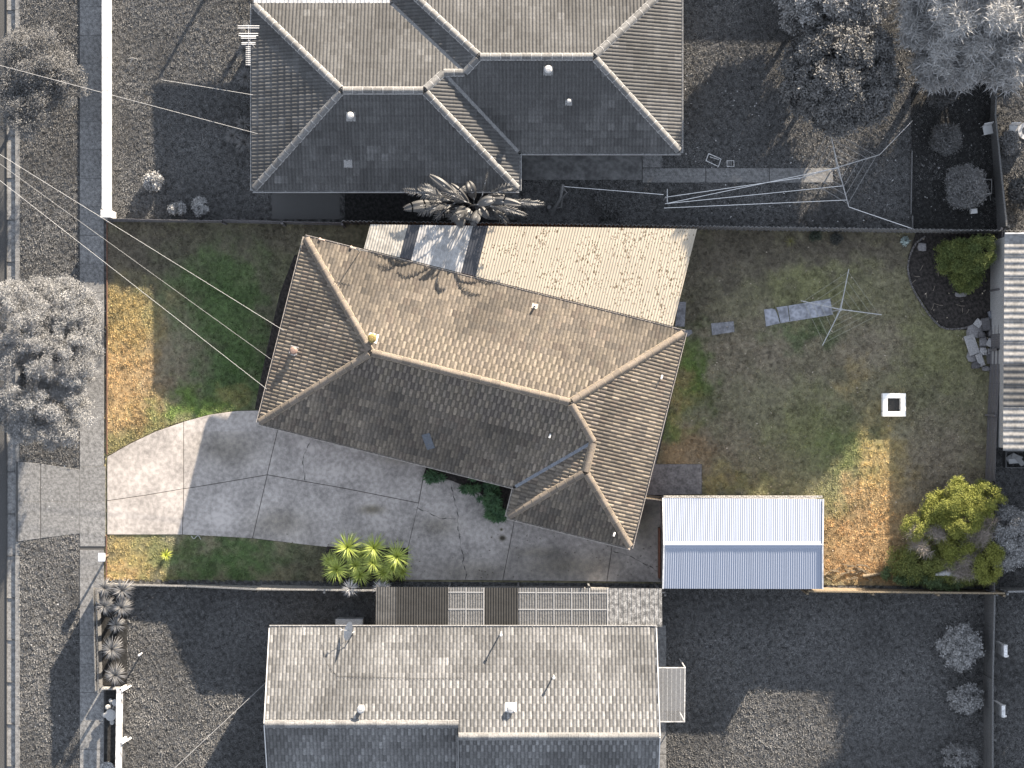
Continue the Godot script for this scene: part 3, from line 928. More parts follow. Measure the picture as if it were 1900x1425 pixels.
func rect_roof_point(px: float, py: float, d: float) -> Vector3:
	var p := P(px, py, EAVE)
	p.y = EAVE + d * tan(PITCH)
	return p
func make_top_house() -> void:
	var k := (H - EAVE) / (H * S)
	var house := thing("tiled_house", P(850, 170), "grey tiled house with pale capped hips beyond the shared fence", "house")
	var Q := func(px: float, py: float, d: float) -> Vector3: return rect_roof_point(px, py, d * k)
	var wl := MB.new()
	for r in [[492, 40, 945, 338], [745, -20, 1240, 270]]:
		var a := P2(r[0], r[1]); var b := P2(r[2], r[3])
		var pl := PackedVector2Array([a, Vector2(b.x, a.y), b, Vector2(a.x, b.y)])
		no_grass.append(pl)
		wl.prism(pl, 0.0, EAVE - 0.13 - (0.004 if r[0] > 600 else 0.0))
	part(house, "wall", wl, M.brick_grey)
	var so := MB.new()
	for r in [[471, 9, 961, 351, 0.0], [728, -45, 1261, 281, 0.003]]:
		var a := P(r[0], r[1], EAVE); var b := P(r[2], r[3], EAVE)
		so.prism(PackedVector2Array([Vector2(a.x, a.z), Vector2(b.x, a.z), Vector2(b.x, b.z), Vector2(a.x, b.z)]), EAVE - 0.12 - r[4], EAVE - 0.03 - r[4])
	part(house, "eave_board", so, M.soffit)
	var pal := [Color(0.082, 0.082, 0.082), Color(0.09, 0.09, 0.09), Color(0.10, 0.10, 0.10), Color(0.086, 0.086, 0.086), Color(0.095, 0.095, 0.095), Color(0.11, 0.11, 0.11)]
	var acc := new_roof(pal, 0.12, false)
	var X := Vector3(1, 0, 0)
	var Z := Vector3(0, 0, 1)
	# block one: 470..962 by 8..352 ; block two: 727..1262 by -46..282 (grid units at eave level)
	var f := func(pts: Array, ox: float, oy: float, alongx: bool, sgn: float) -> Array:
		var r := []
		for p in pts:
			var al: float = (p[0] - ox) if alongx else (p[1] - oy)
			var inw: float = ((p[1] - oy) if alongx else (p[0] - ox)) * sgn
			r.append(Vector2(al * k, inw * k))
		return r
	var rs := 172.0
	var va := Vector2(836.5, 117.5 + 0.0)
	# junctions
	# N1/W2 valley y-8=x-727 ; W2/S2: x-727=282-y ; link ridge y=145
	var j1 := [864.0, 145.0]
	var j2 := [825.0, 145.0]
	var e1a := [642.0, 180.0]; var e1b := [790.0, 180.0]
	var e2a := [891.0, 118.0]; var e2b := [1098.0, 118.0]
	roof_face(acc, Q.call(470.0, 8.0, 0.0), X, Z, f.call([[470, 8], [727, 8], j1, j2, e1b, e1a], 470.0, 8.0, true, 1.0), [[Vector2(257 * k, 0), Vector2(394 * k, 137 * k)]])
	roof_face(acc, Q.call(470.0, 8.0, 0.0), Z, X, f.call([[470, 8], e1a, [470, 352]], 470.0, 8.0, false, 1.0))
	roof_face(acc, Q.call(470.0, 352.0, 0.0), X, -Z, f.call([[470, 352], e1a, e1b, [962, 352]], 470.0, 352.0, true, -1.0))
	roof_face(acc, Q.call(962.0, 8.0, 0.0), Z, -X, f.call([e1b, j2, [962, 282], [962, 352]], 962.0, 8.0, false, -1.0), [[Vector2(137 * k, 137 * k), Vector2(274 * k, 0)]])
	roof_face(acc, Q.call(727.0, -46.0, 0.0), Z, X, f.call([[727, -46], e2a, j1, [727, 8]], 727.0, -46.0, false, 1.0), [[Vector2(54 * k, 0), Vector2(191 * k, 137 * k)]])
	roof_face(acc, Q.call(727.0, 282.0, 0.0), X, -Z, f.call([j1, e2a, e2b, [1262, 282], [962, 282], j2], 727.0, 282.0, true, -1.0), [[Vector2(235 * k, 0), Vector2(98 * k, 137 * k)]])
	roof_face(acc, Q.call(1262.0, -46.0, 0.0), Z, -X, f.call([[1262, -46], e2b, [1262, 282]], 1262.0, -46.0, false, -1.0))
	roof_face(acc, Q.call(727.0, -46.0, 0.0), X, Z, f.call([[727, -46], [1262, -46], e2b, e2a], 727.0, -46.0, true, 1.0))
	var roof := finish_roof(acc, house, mat(grey(0.04), 1.0))
	var capm := mat(grey(0.17), 0.8, T.fine, 1.3)
	var mor := mat(grey(0.42), 0.9, T.fine, 2.0)
	for s in [[[470, 8, 0], [642, 180, 172], 0.08, 0.1], [[470, 352, 0], [642, 180, 172], 0.08, 0.1], [[642, 180, 172], [790, 180, 172], 0.02, 0.02], [[962, 352, 0], [790, 180, 172], 0.08, 0.1], [[825, 145, 137], [790, 180, 172], 0.0, 0.1], [[825, 145, 137], [864, 145, 137], 0.0, 0.0], [[864, 145, 137], [891, 118, 164], 0.0, 0.1], [[727, -46, 0], [891, 118, 164], 0.08, 0.1], [[891, 118, 164], [1098, 118, 164], 0.02, 0.02], [[1262, 282, 0], [1098, 118, 164], 0.08, 0.1], [[1262, -46, 0], [1098, 118, 164], 0.08, 0.1]]:
		caps(house, roof, Q.call(s[0][0] * 1.0, s[0][1] * 1.0, s[0][2] * 1.0), Q.call(s[1][0] * 1.0, s[1][1] * 1.0, s[1][2] * 1.0), capm, mor, s[2], s[3])
	valley(house, Q.call(727.0, 8.0, 0.0), Q.call(864.0, 145.0, 137.0), M.galv_dark)
	valley(house, Q.call(962.0, 282.0, 0.0), Q.call(825.0, 145.0, 137.0), M.galv_dark)
	for s in [[[470, 8], [470, 352], -X], [[470, 352], [962, 352], Z], [[962, 282], [962, 352], X], [[962, 282], [1262, 282], Z], [[1262, -46], [1262, 282], X], [[470, 8], [727, 8], -Z]]:
		gutter(house, Q.call(s[0][0] * 1.0, s[0][1] * 1.0, 0.0), Q.call(s[1][0] * 1.0, s[1][1] * 1.0, 0.0), s[2], M.gutter_grey)
	var o1 := P(470, 8, EAVE); var o2 := P(962, 352, EAVE); var o3 := P(727, -46, EAVE); var o4 := P(1262, 282, EAVE)
	var hf := func(x: float, z: float) -> float:
		var m1 := minf(minf(x - o1.x, o2.x - x), minf(z - o1.z, o2.z - z)); var m2 := minf(minf(x - o3.x, o4.x - x), minf(z - o3.z, o4.z - z))
		return EAVE + tan(PITCH) * maxf(m1, m2)
	var ts := Basis(X, Vector3(0, cos(PITCH), sin(PITCH)), Vector3(0, -sin(PITCH), cos(PITCH)))
	var fl := mat(grey(0.30), 0.7, T.fine, 2.0)
	pipe_vent(house, on_roof(651, 216, hf), 0.28, 0.08, fl, M.galv, 0.4, ts)
	pipe_vent(house, on_roof(1017, 131, hf), 0.3, 0.09, fl, M.galv, 0.4, ts)
	pipe_vent(house, on_roof(1055, 189, hf), 0.25, 0.05, fl, M.galv, 0.3, ts)
	var b := MB.new()
	b.box(on_roof(646, 303, hf) + ts.y * 0.06, Vector3(0.36, 0.012, 0.34), ts, 0.005)
	part(house, "patch_plate", b, fl)
	# patio roof on the street corner of that house, mostly past the edge of the view
	var pt := thing("patio_roof", P(600, -115), "white ribbed patio roof butting onto the grey tiled house", "patio roof")
	var q := P(471, -238, EAVE); var r := P(724, 6, EAVE)
	var x := q.x
	var n := 0
	while x < r.x - 0.1:
		var s := MB.new()
		var w := minf(0.76, r.x - x)
		var cnt := int(w / 0.019)
		for i in cnt:
			var xa := x + w * i / cnt; var xb := x + w * (i + 1) / cnt
			var za := 0.016 * (1.0 if fmod(xa, 0.19) < -0.115 else 0.0); var zb := 0.016 * (1.0 if fmod(xb, 0.19) < -0.115 else 0.0)
			s.quad(Vector3(xa, EAVE + 0.03 + za, r.z), Vector3(xb, EAVE + 0.03 + zb, r.z), Vector3(xb, EAVE + 0.12 + zb, q.z), Vector3(xa, EAVE + 0.12 + za, q.z))
		s.box(Vector3(x + w * 0.5, EAVE - 0.03, r.z), Vector3(w - 0.004, 0.09, 0.012))
		part(pt, "roof_sheet", s, mat(grey(0.55), 0.6, T.soft, 0.5) if n == 0 else (pt.get_child(0) as MeshInstance3D).material_override)
		x += 0.76
		n += 1
	for p in [[476, -234], [719, -234], [600, -234]]:
		var po := MB.new()
		var g := P(p[0], p[1], EAVE)
		po.box(Vector3(g.x, EAVE * 0.5, g.z), Vector3(0.1, EAVE, 0.1))
		part(pt, "post", po, M.white)

func make_bottom_house() -> void:
	var k := (H - EAVE) / (H * S)
	var house := thing("tiled_house", P(860, 1340), "grey tiled gable house with stepped ridge and satellite dish by its gutter", "house")
	var X := Vector3(1, 0, 0)
	var Z := Vector3(0, 0, 1)
	var Q := func(px: float, py: float, d: float) -> Vector3: return rect_roof_point(px, py, d * k)
	var wl := MB.new()
	var a := P2(520, 1180); var b := P2(1200, 1540)
	var pl := PackedVector2Array([a, Vector2(b.x, a.y), b, Vector2(a.x, b.y)])
	no_grass.append(pl)
	wl.prism(pl, 0.0, EAVE - 0.13)
	part(house, "wall", wl, M.brick_grey)
	var so := MB.new()
	var sa := P(502, 1167, EAVE); var sb := P(1216, 1535, EAVE)
	so.prism(PackedVector2Array([Vector2(sa.x, sa.z), Vector2(sb.x, sa.z), sb_xz(sb), Vector2(sa.x, sb.z)]), EAVE - 0.12, EAVE - 0.03)
	part(house, "eave_board", so, M.soffit)
	var pal := [Color(0.20, 0.20, 0.20), Color(0.225, 0.225, 0.225), Color(0.24, 0.24, 0.24), Color(0.18, 0.18, 0.18), Color(0.21, 0.21, 0.21)]
	var acc := new_roof(pal, 0.85, true)
	var d1 := 164.0
	var d2 := 185.0
	roof_face(acc, Q.call(501.0, 1166.0, 0.0), X, Z, [Vector2(0, 0), Vector2(716 * k, 0), Vector2(716 * k, d2 * k), Vector2(352 * k, d2 * k), Vector2(352 * k, d1 * k), Vector2(0, d1 * k)])
	var yw := 1166.0 + d1 * 2.0
	var ye := 1166.0 + d2 * 2.0
	roof_face(acc, Q.call(501.0, yw, 0.0), X, -Z, [Vector2(0, 0), Vector2(352 * k, 0), Vector2(352 * k, d1 * k), Vector2(0, d1 * k)])
	roof_face(acc, Q.call(853.0, ye, 0.0), X, -Z, [Vector2(0, 0), Vector2(364 * k, 0), Vector2(364 * k, d2 * k), Vector2(0, d2 * k)])
	var roof := finish_roof(acc, house, mat(grey(0.05), 1.0))
	var capm := mat(grey(0.22), 0.8, T.fine, 1.3)
	var mor := mat(grey(0.26), 0.9, T.fine, 2.0)
	caps(house, roof, Q.call(501.0, 1166.0 + d1, d1), Q.call(853.0, 1166.0 + d1, d1), capm, mor)
	caps(house, roof, Q.call(853.0, 1166.0 + d2, d2), Q.call(1217.0, 1166.0 + d2, d2), capm, mor)
	# gable boards and the step wall between the two roofs
	for s in [[501.0, 0.0, d1, -1.0, yw], [1217.0, 0.0, d2, 1.0, ye]]:
		var g := MB.new()
		var p0: Vector3 = Q.call(s[0], 1166.0, 0.0); var p1: Vector3 = Q.call(s[0], 1166.0 + s[2], s[2]); var p2: Vector3 = Q.call(s[0], s[4], 0.0)
		var off: Vector3 = X * s[3] * 0.02
		g.bar(p0 + off, p1 + off, 0.035, 0.2)
		g.bar(p1 + off, p2 + off, 0.035, 0.2)
		part(house, "barge_board", g, M.soffit)
		var w := MB.new()
		var i0: Vector3 = -X * s[3] * 0.35
		w.tri(p0 + i0, p1 + i0, p2 + i0)
		part(house, "gable_wall", w, M.brick_grey)
	var stw := MB.new()
	var t0: Vector3 = Q.call(853.0, 1166.0 + d1, d1); var t1: Vector3 = Q.call(853.0, 1166.0 + d2, d2); var t2: Vector3 = Q.call(853.0, ye, 0.0); var t3: Vector3 = Q.call(853.0, yw, 0.0)
	stw.quad(t0, t1, t2, t3)
	stw.bar(t1 + Vector3(-0.015, 0.03, 0), t2 + Vector3(-0.015, 0.03, 0), 0.03, 0.16)
	part(house, "step_wall", stw, mat(grey(0.2), 0.8))
	gutter(house, Q.call(501.0, 1166.0, 0.0), Q.call(1217.0, 1166.0, 0.0), -Z, M.gutter_grey)
	var o1 := P(501, 1166, EAVE)
	var hf := func(x: float, z: float) -> float:
		var dd := z - o1.z
		var rid := (d1 if x < P(853, 0, EAVE).x else d2) * k
		return EAVE + tan(PITCH) * minf(dd, 2.0 * rid - dd)
	var tn := Basis(X, Vector3(0, cos(PITCH), -sin(PITCH)), Vector3(0, sin(PITCH), cos(PITCH)))
	pipe_vent(house, on_roof(671, 1313, hf), 0.42, 0.09, mat(grey(0.4), 0.7), M.galv, 0.22, tn)
	# round spinning ventilator with white flashing
	var wv := on_roof(948, 1313, hf)
	var f := MB.new()
	f.box(wv + tn.y * 0.07, Vector3(0.46, 0.015, 0.4), tn, 0.006)
	part(house, "vent_flashing", f, M.plastic_white)
	var v := MB.new()
	v.lathe(wv, [Vector2(0.12, 0.05), Vector2(0.12, 0.18), Vector2(0.17, 0.24), Vector2(0.18, 0.32), Vector2(0.13, 0.39), Vector2(0, 0.41)], 18)
	part(house, "roof_ventilator", v, M.galv)
	for s in [[1027, 1253, 0.62], [930, 1172, 0.95]]:
		var p := on_roof(s[0], s[1], hf)
		var t := MB.new()
		t.tube([p, p + Vector3(0, s[2], 0)], [0.03], 8)
		t.lathe(p, [Vector2(0.06, s[2] - 0.06), Vector2(0.06, s[2] + 0.02), Vector2(0, s[2] + 0.03)], 10)
		part(house, "vent_pipe", t, M.plastic_white)
	# cable sagging over the tiles
	var pts := []
	for s in [[598, 1195], [606, 1230], [626, 1254], [700, 1256], [780, 1258], [862, 1257]]:
		pts.append(on_roof(s[0], s[1], hf) + Vector3(0, 0.085, 0))
	var cb := MB.new()
	cb.tube(pts, [0.008], 5)
	part(house, "aerial_cable", cb, M.black)
	# awning of mixed sheets on the north side
	var aw := thing("side_awning", P(965, 1128), "side awning of dark iron and ribbed clear sheets along the gable house", "awning")
	var dark := mat(grey(0.018), 0.85, T.soft, 0.5)
	var mid := mat(grey(0.06), 0.8, T.soft, 0.5)
	var clear := StandardMaterial3D.new()
	clear.albedo_color = Color(0.50, 0.50, 0.50, 0.7)
	clear.transparency = BaseMaterial3D.TRANSPARENCY_ALPHA
	clear.roughness = 0.4
	clear.albedo_texture = T.fine
	clear.uv1_triplanar = true; clear.uv1_world_triplanar = true; clear.uv1_scale = Vector3.ONE * 0.8
	var pale := mat(grey(0.30), 0.6, T.dirt, 0.6)
	var strip_mat := mat(grey(0.36), 0.7)
	var list := [[698, 735, mid, 0.11], [735, 768, dark, 0.11], [768, 800, dark, 0.11], [800, 832, dark, 0.11], [832, 866, clear, 0.11], [866, 899, clear, 0.11], [899, 930, dark, 0.11], [930, 962, dark, 0.11], [962, 996, clear, 0.11], [996, 1029, clear, 0.11], [1029, 1062, clear, 0.11], [1062, 1095, clear, 0.11], [1095, 1128, clear, 0.11], [1128, 1178, pale, 0.19], [1178, 1228, pale, 0.19]]
	for s in list:
		var sh := MB.new()
		var pa := P(s[0], 1089 + (s[0] - 698) * 0.006, 2.35); var pb := P(s[1], 1089 + (s[0] - 698) * 0.006, 2.35)
		var za := pa.z; var zb := P(0, 1163, 2.55).z
		var cnt := int((pb.x - pa.x) / 0.016)
		var prev := []
		for i in cnt + 1:
			var x := lerpf(pa.x, pb.x, float(i) / cnt)
			var z := 0.015 * cos(TAU * x / s[3])
			if s[3] > 0.15: z = 0.02 if fposmod(x, s[3]) < 0.03 else 0.0
			var c0 := Vector3(x, 2.35 + z, za); var c1 := Vector3(x, 2.56 + z, zb)
			if prev.size(): sh.quad(prev[1], c1, c0, prev[0])
			prev = [c0, c1]
		part(aw, "roof_sheet", sh, s[2])
		if s[2] == clear:
			var bt := MB.new()
			bt.bar(Vector3(pb.x - 0.03, 2.375, za), Vector3(pb.x - 0.03, 2.585, zb), 0.022, 0.012)
			for t in [0.12, 0.55]:
				bt.bar(Vector3(pa.x, lerpf(2.375, 2.585, t), lerpf(za, zb, t)), Vector3(pb.x - 0.06, lerpf(2.375, 2.585, t), lerpf(za, zb, t)), 0.028, 0.01)
			part(aw, "joint_strip", bt, strip_mat)
	for px in [705, 832, 962, 1095, 1222]:
		var g := P(px, 1094, 2.3)
		var po := MB.new()
		po.box(Vector3(g.x, 1.15, g.z), Vector3(0.08, 2.3, 0.08))
		part(aw, "post", po, M.timber_grey)
	var bm := MB.new()
	for yy in [1096.0, 1128.0, 1158.0]:
		var q0 := P(700, yy, 2.3); var q1 := P(1226, yy, 2.3)
		bm.bar(q0 + Vector3(0, (yy - 1096.0) * 0.0028 - 0.01, 0), q1 + Vector3(0, (yy - 1096.0) * 0.0028 - 0.01, 0), 0.05, 0.07)
	part(aw, "purlin", bm, M.timber_grey)
	# small framed awning over the back step
	var sa2 := thing("step_awning", P(1245, 1290), "small square see-through awning with thin white frame beside the gable wall", "awning")
	var fr := MB.new()
	var c := [P(1222, 1239, 2.3), P(1271, 1239, 2.3), P(1270, 1339, 2.3), P(1222, 1339, 2.3)]
	for i in 4: fr.bar(c[i], c[(i + 1) % 4], 0.04, 0.04)
	for i in 5:
		var t := (i + 1) / 6.0
		fr.bar(c[0].lerp(c[1], t), c[3].lerp(c[2], t), 0.014, 0.014)
	part(sa2, "frame", fr, M.white)
	for q in [c[1], c[2]]:
		var po := MB.new()
		po.tube([Vector3(q.x, 0.0, q.z), Vector3(q.x, 2.3, q.z)], [0.03], 8)
		part(sa2, "post", po, M.white)
	var gl := MB.new()
	gl.quad(c[3] + Vector3(0, 0.025, 0), c[2] + Vector3(0, 0.025, 0), c[1] + Vector3(0, 0.025, 0), c[0] + Vector3(0, 0.025, 0))
	var pane := StandardMaterial3D.new()
	pane.albedo_color = Color(0.6, 0.6, 0.6, 0.35)
	pane.transparency = BaseMaterial3D.TRANSPARENCY_ALPHA
	pane.roughness = 0.3
	part(sa2, "clear_sheet", gl, pane)
func sb_xz(p: Vector3) -> Vector2:
	return Vector2(p.x, p.z)

# ---------------------------------------------------------------- sheds
func corr(parent: Node3D, called: String, a: Vector3, b: Vector3, run: Vector3, wave: float, amp: float, m: Material) -> void:
	var s := MB.new()
	var d := b - a
	var ln := d.length()
	var cnt := int(ln / (wave / 8.0))
	var dir := d / ln
	var nn := run.cross(dir).normalized()
	if nn.y < 0: nn = -nn
	var prev := []
	for i in cnt + 1:
		var t := ln * i / cnt
		var p := a + dir * t + nn * amp * cos(TAU * t / wave)
		var sn := (nn + dir * amp * TAU / wave * sin(TAU * t / wave)).normalized()
		if prev.size():
			var flip: bool = (p - prev[0]).cross(run).dot(nn) < 0
			if flip:
				s.trin(prev[0], prev[0] + run, p + run, prev[1], prev[1], sn); s.trin(prev[0], p + run, p, prev[1], sn, sn)
			else:
				s.trin(prev[0], p, p + run, prev[1], sn, sn); s.trin(prev[0], p + run, prev[0] + run, prev[1], sn, prev[1])
		prev = [p, sn]
	part(parent, called, s, m)
func make_sheds() -> void:
	var sh := thing("iron_shed", P(1370, 1000), "pale grey corrugated iron shed with gable roof at the end of the driveway", "shed")
	var e := 2.25
	var r := 2.60
	var roofm := mat(lin(0.24, 0.27, 0.335), 0.5)
	var nw := P(1231, 924, e); var ne := P(1526, 926, e)
	var rw := P(1233, 1011, r); var re := P(1525, 1011, r)
	var sw := P(1231, 1092, e); var se := P(1525, 1093, e)
	var cnt := 9
	for i in cnt:
		var t0 := float(i) / cnt; var t1 := float(i + 1) / cnt
		corr(sh, "roof_sheet", nw.lerp(ne, t0) + Vector3(0, 0.003 * (i % 2), 0), nw.lerp(ne, t1) + Vector3(0, 0.003 * (i % 2), 0), rw.lerp(re, (t0 + t1) * 0.5) - nw.lerp(ne, (t0 + t1) * 0.5), 0.095, 0.011, roofm)
		corr(sh, "roof_sheet", sw.lerp(se, t0) + Vector3(0, 0.003 * (i % 2), 0), sw.lerp(se, t1) + Vector3(0, 0.003 * (i % 2), 0), rw.lerp(re, (t0 + t1) * 0.5) - sw.lerp(se, (t0 + t1) * 0.5), 0.095, 0.011, roofm)
	var cap := MB.new()
	cap.tube([rw + Vector3(-0.02, 0.0, 0), re + Vector3(0.02, 0.0, 0)], [0.055], 8)
	cap.quad(rw + Vector3(0, 0.03, 0), re + Vector3(0, 0.03, 0), re + Vector3(0, -0.02, -0.16), rw + Vector3(0, -0.02, -0.16))
	cap.quad(rw + Vector3(0, -0.02, 0.16), re + Vector3(0, -0.02, 0.16), re + Vector3(0, 0.03, 0), rw + Vector3(0, 0.03, 0))
	part(sh, "ridge_cap", cap, roofm)
	var w := MB.new()
	var i0 := 0.06
	var pl := PackedVector2Array([Vector2(nw.x + i0, nw.z + i0), Vector2(ne.x - i0, ne.z + i0), Vector2(se.x - i0, se.z - i0), Vector2(sw.x + i0, sw.z - i0)])
	no_grass.append(pl)
	w.prism(pl, 0.0, e - 0.03)
	part(sh, "wall", w, mat(lin(0.5, 0.47, 0.46), 0.6, T.dirt, 0.6))
	for s in [[nw, sw, rw, i0], [ne, se, re, -i0]]:
		var g := MB.new()
		g.tri(s[0] + Vector3(s[3], -0.02, 0.05), s[2] + Vector3(s[3], -0.03, 0), s[1] + Vector3(s[3], -0.02, -0.05))
		part(sh, "gable_panel", g, M.galv)
		var bb := MB.new()
		var o: Vector3 = Vector3(-s[3] * 0.5, 0.02, 0)
		bb.bar(s[0] + o, s[2] + o, 0.05, 0.09)
		bb.bar(s[2] + o, s[1] + o, 0.05, 0.09)
		part(sh, "barge_flashing", bb, M.white)
	var gt := MB.new()
	gt.box((nw + ne) * 0.5 + Vector3(0, -0.04, -0.07), Vector3(nw.distance_to(ne), 0.09, 0.11), Basis(), 0.01)
	part(sh, "gutter", gt, mat(lin(0.62, 0.58, 0.52), 0.6, T.dirt, 1.5))
	# old brick footing by the drive and fallen palings against the shed corner
	var bk := MB.new()
	bk.box(Vector3(nw.x - 0.02, 0.3, (nw.z + sw.z) * 0.5 + 0.6), Vector3(0.07, 0.6, 2.2))
	part(sh, "brick_footing", bk, M.brick_red)
	# neighbour's shed past the back fence
	var ns := thing("ribbed_shed", P(1990, 630), "neighbour's shed with white ribbed roof behind the back fence", "shed")
	var na := P(1864, 434, 2.55); var nb2 := P(2120, 434, 3.0); var nc := P(1861, 836, 2.55)
	var wm := mat(grey(0.24), 0.6, T.soft, 0.6)
	var wm2 := mat(grey(0.09), 0.5, T.soft, 0.6)
	var n := 10
	for i in n:
		var t0 := float(i) / n; var t1 := float(i + 1) / n
		corr(ns, "roof_sheet", na.lerp(nc, t0), na.lerp(nc, t1), nb2 - na, 0.275, 0.014, wm2 if i == 6 or i == 7 else wm)
	var nw2 := MB.new()
	var pl2 := PackedVector2Array([Vector2(na.x + 0.1, na.z + 0.1), Vector2(nb2.x, na.z + 0.1), Vector2(nb2.x, nc.z - 0.1), Vector2(nc.x + 0.14, nc.z - 0.1)])
	no_grass.append(pl2)
	nw2.prism(pl2, 0.0, 2.5)
	part(ns, "wall", nw2, M.galv)
	var bb2 := MB.new()
	bb2.bar(na + Vector3(0, 0.06, -0.02), nb2 + Vector3(0, 0.06, -0.02), 0.06, 0.1)
	part(ns, "barge_flashing", bb2, M.white)
	# next house to the north, past the edge of the view, whose shadow crosses the top lawn
	var nh := thing("plain_house", P(1500, -520), "plain gabled house standing past the top lawn, known by its shadow", "house")
	var hb := MB.new()
	var ha := P(1150, -760, EAVE); var hc := P(1850, -300, EAVE)
	hb.prism(PackedVector2Array([Vector2(ha.x, ha.z), Vector2(hc.x, ha.z), Vector2(hc.x, hc.z - 0.4), Vector2(ha.x, hc.z - 0.4)]), 0.0, EAVE - 0.05)
	part(nh, "wall", hb, M.brick_grey)
	var hr := MB.new()
	var mz := (ha.z + hc.z) * 0.5
	var rh := EAVE + 1.0
	hr.quad(Vector3(ha.x, EAVE, hc.z), Vector3(hc.x, EAVE, hc.z), Vector3(hc.x, rh, mz), Vector3(ha.x, rh, mz))
	hr.quad(Vector3(ha.x, rh, mz), Vector3(hc.x, rh, mz), Vector3(hc.x, EAVE, ha.z), Vector3(ha.x, EAVE, ha.z))
	part(nh, "roof", hr, mat(grey(0.15), 0.8, T.fine, 1.0))

# ---------------------------------------------------------------- fences
func paling_fence(called: String, label: String, pts: Array, hs: Array, m: Material, rail_side: float, rails := 2, cat := "fence", cap := false) -> void:
	var a0 := P(pts[0], pts[1])
	var f := thing(called, a0, label, cat)
	var pal := MB.new()
	var rl := []
	for i in range(0, pts.size() - 2, 2):
		var a := P(pts[i], pts[i + 1]); var b := P(pts[i + 2], pts[i + 3])
		var d := (b - a).normalized()
		var ln := a.distance_to(b)
		var nx := Vector3(-d.z, 0, d.x) * rail_side
		var h0: float = hs[i / 2]; var h1: float = hs[i / 2 + 1]
		var bs := Basis(d, Vector3.UP, d.cross(Vector3.UP))
		var cnt := int(ln / 0.102)
		for k in cnt:
			var t := (k + 0.5) / cnt
			var hh := lerpf(h0, h1, t) + rng.randf_range(-0.02, 0.02)
			var wv := nx * (rng.randf_range(-0.006, 0.006) + 0.05 * sin(t * ln * 0.35))
			pal.box(a + d * ln * t + wv + Vector3(0, hh * 0.5, 0), Vector3(0.098, hh, 0.016), bs * Basis(Vector3.UP, rng.randf_range(-0.05, 0.05)))
		for r in rails:
			var fr := 0.18 + 0.68 * r / maxf(1.0, rails - 1.0)
			var q := MB.new()
			q.bar(a + nx * 0.05 + Vector3(0, h0 * fr, 0), b + nx * 0.05 + Vector3(0, h1 * fr, 0), 0.045, 0.07)
			rl.append(q)
		var pc := maxi(1, int(ln / 2.6))
		for k in pc + 1:
			var t := float(k) / pc
			var hh := lerpf(h0, h1, t) * 0.97
			var q := MB.new()
			q.box(a + d * ln * t + nx * 0.12 + Vector3(0, hh * 0.5, 0), Vector3(0.10, hh, 0.09), bs, 0.008)
			part(f, "post", q, m)
		if cap:
			var q := MB.new()
			q.bar(a + Vector3(0, h0 + 0.03, 0), b + Vector3(0, h1 + 0.03, 0), 0.07, 0.03)
			part(f, "capping", q, m)
	for q in rl: part(f, "rail", q, m)
	var o := part(f, "palings", pal, m)
	o.set_meta("kind", "stuff")
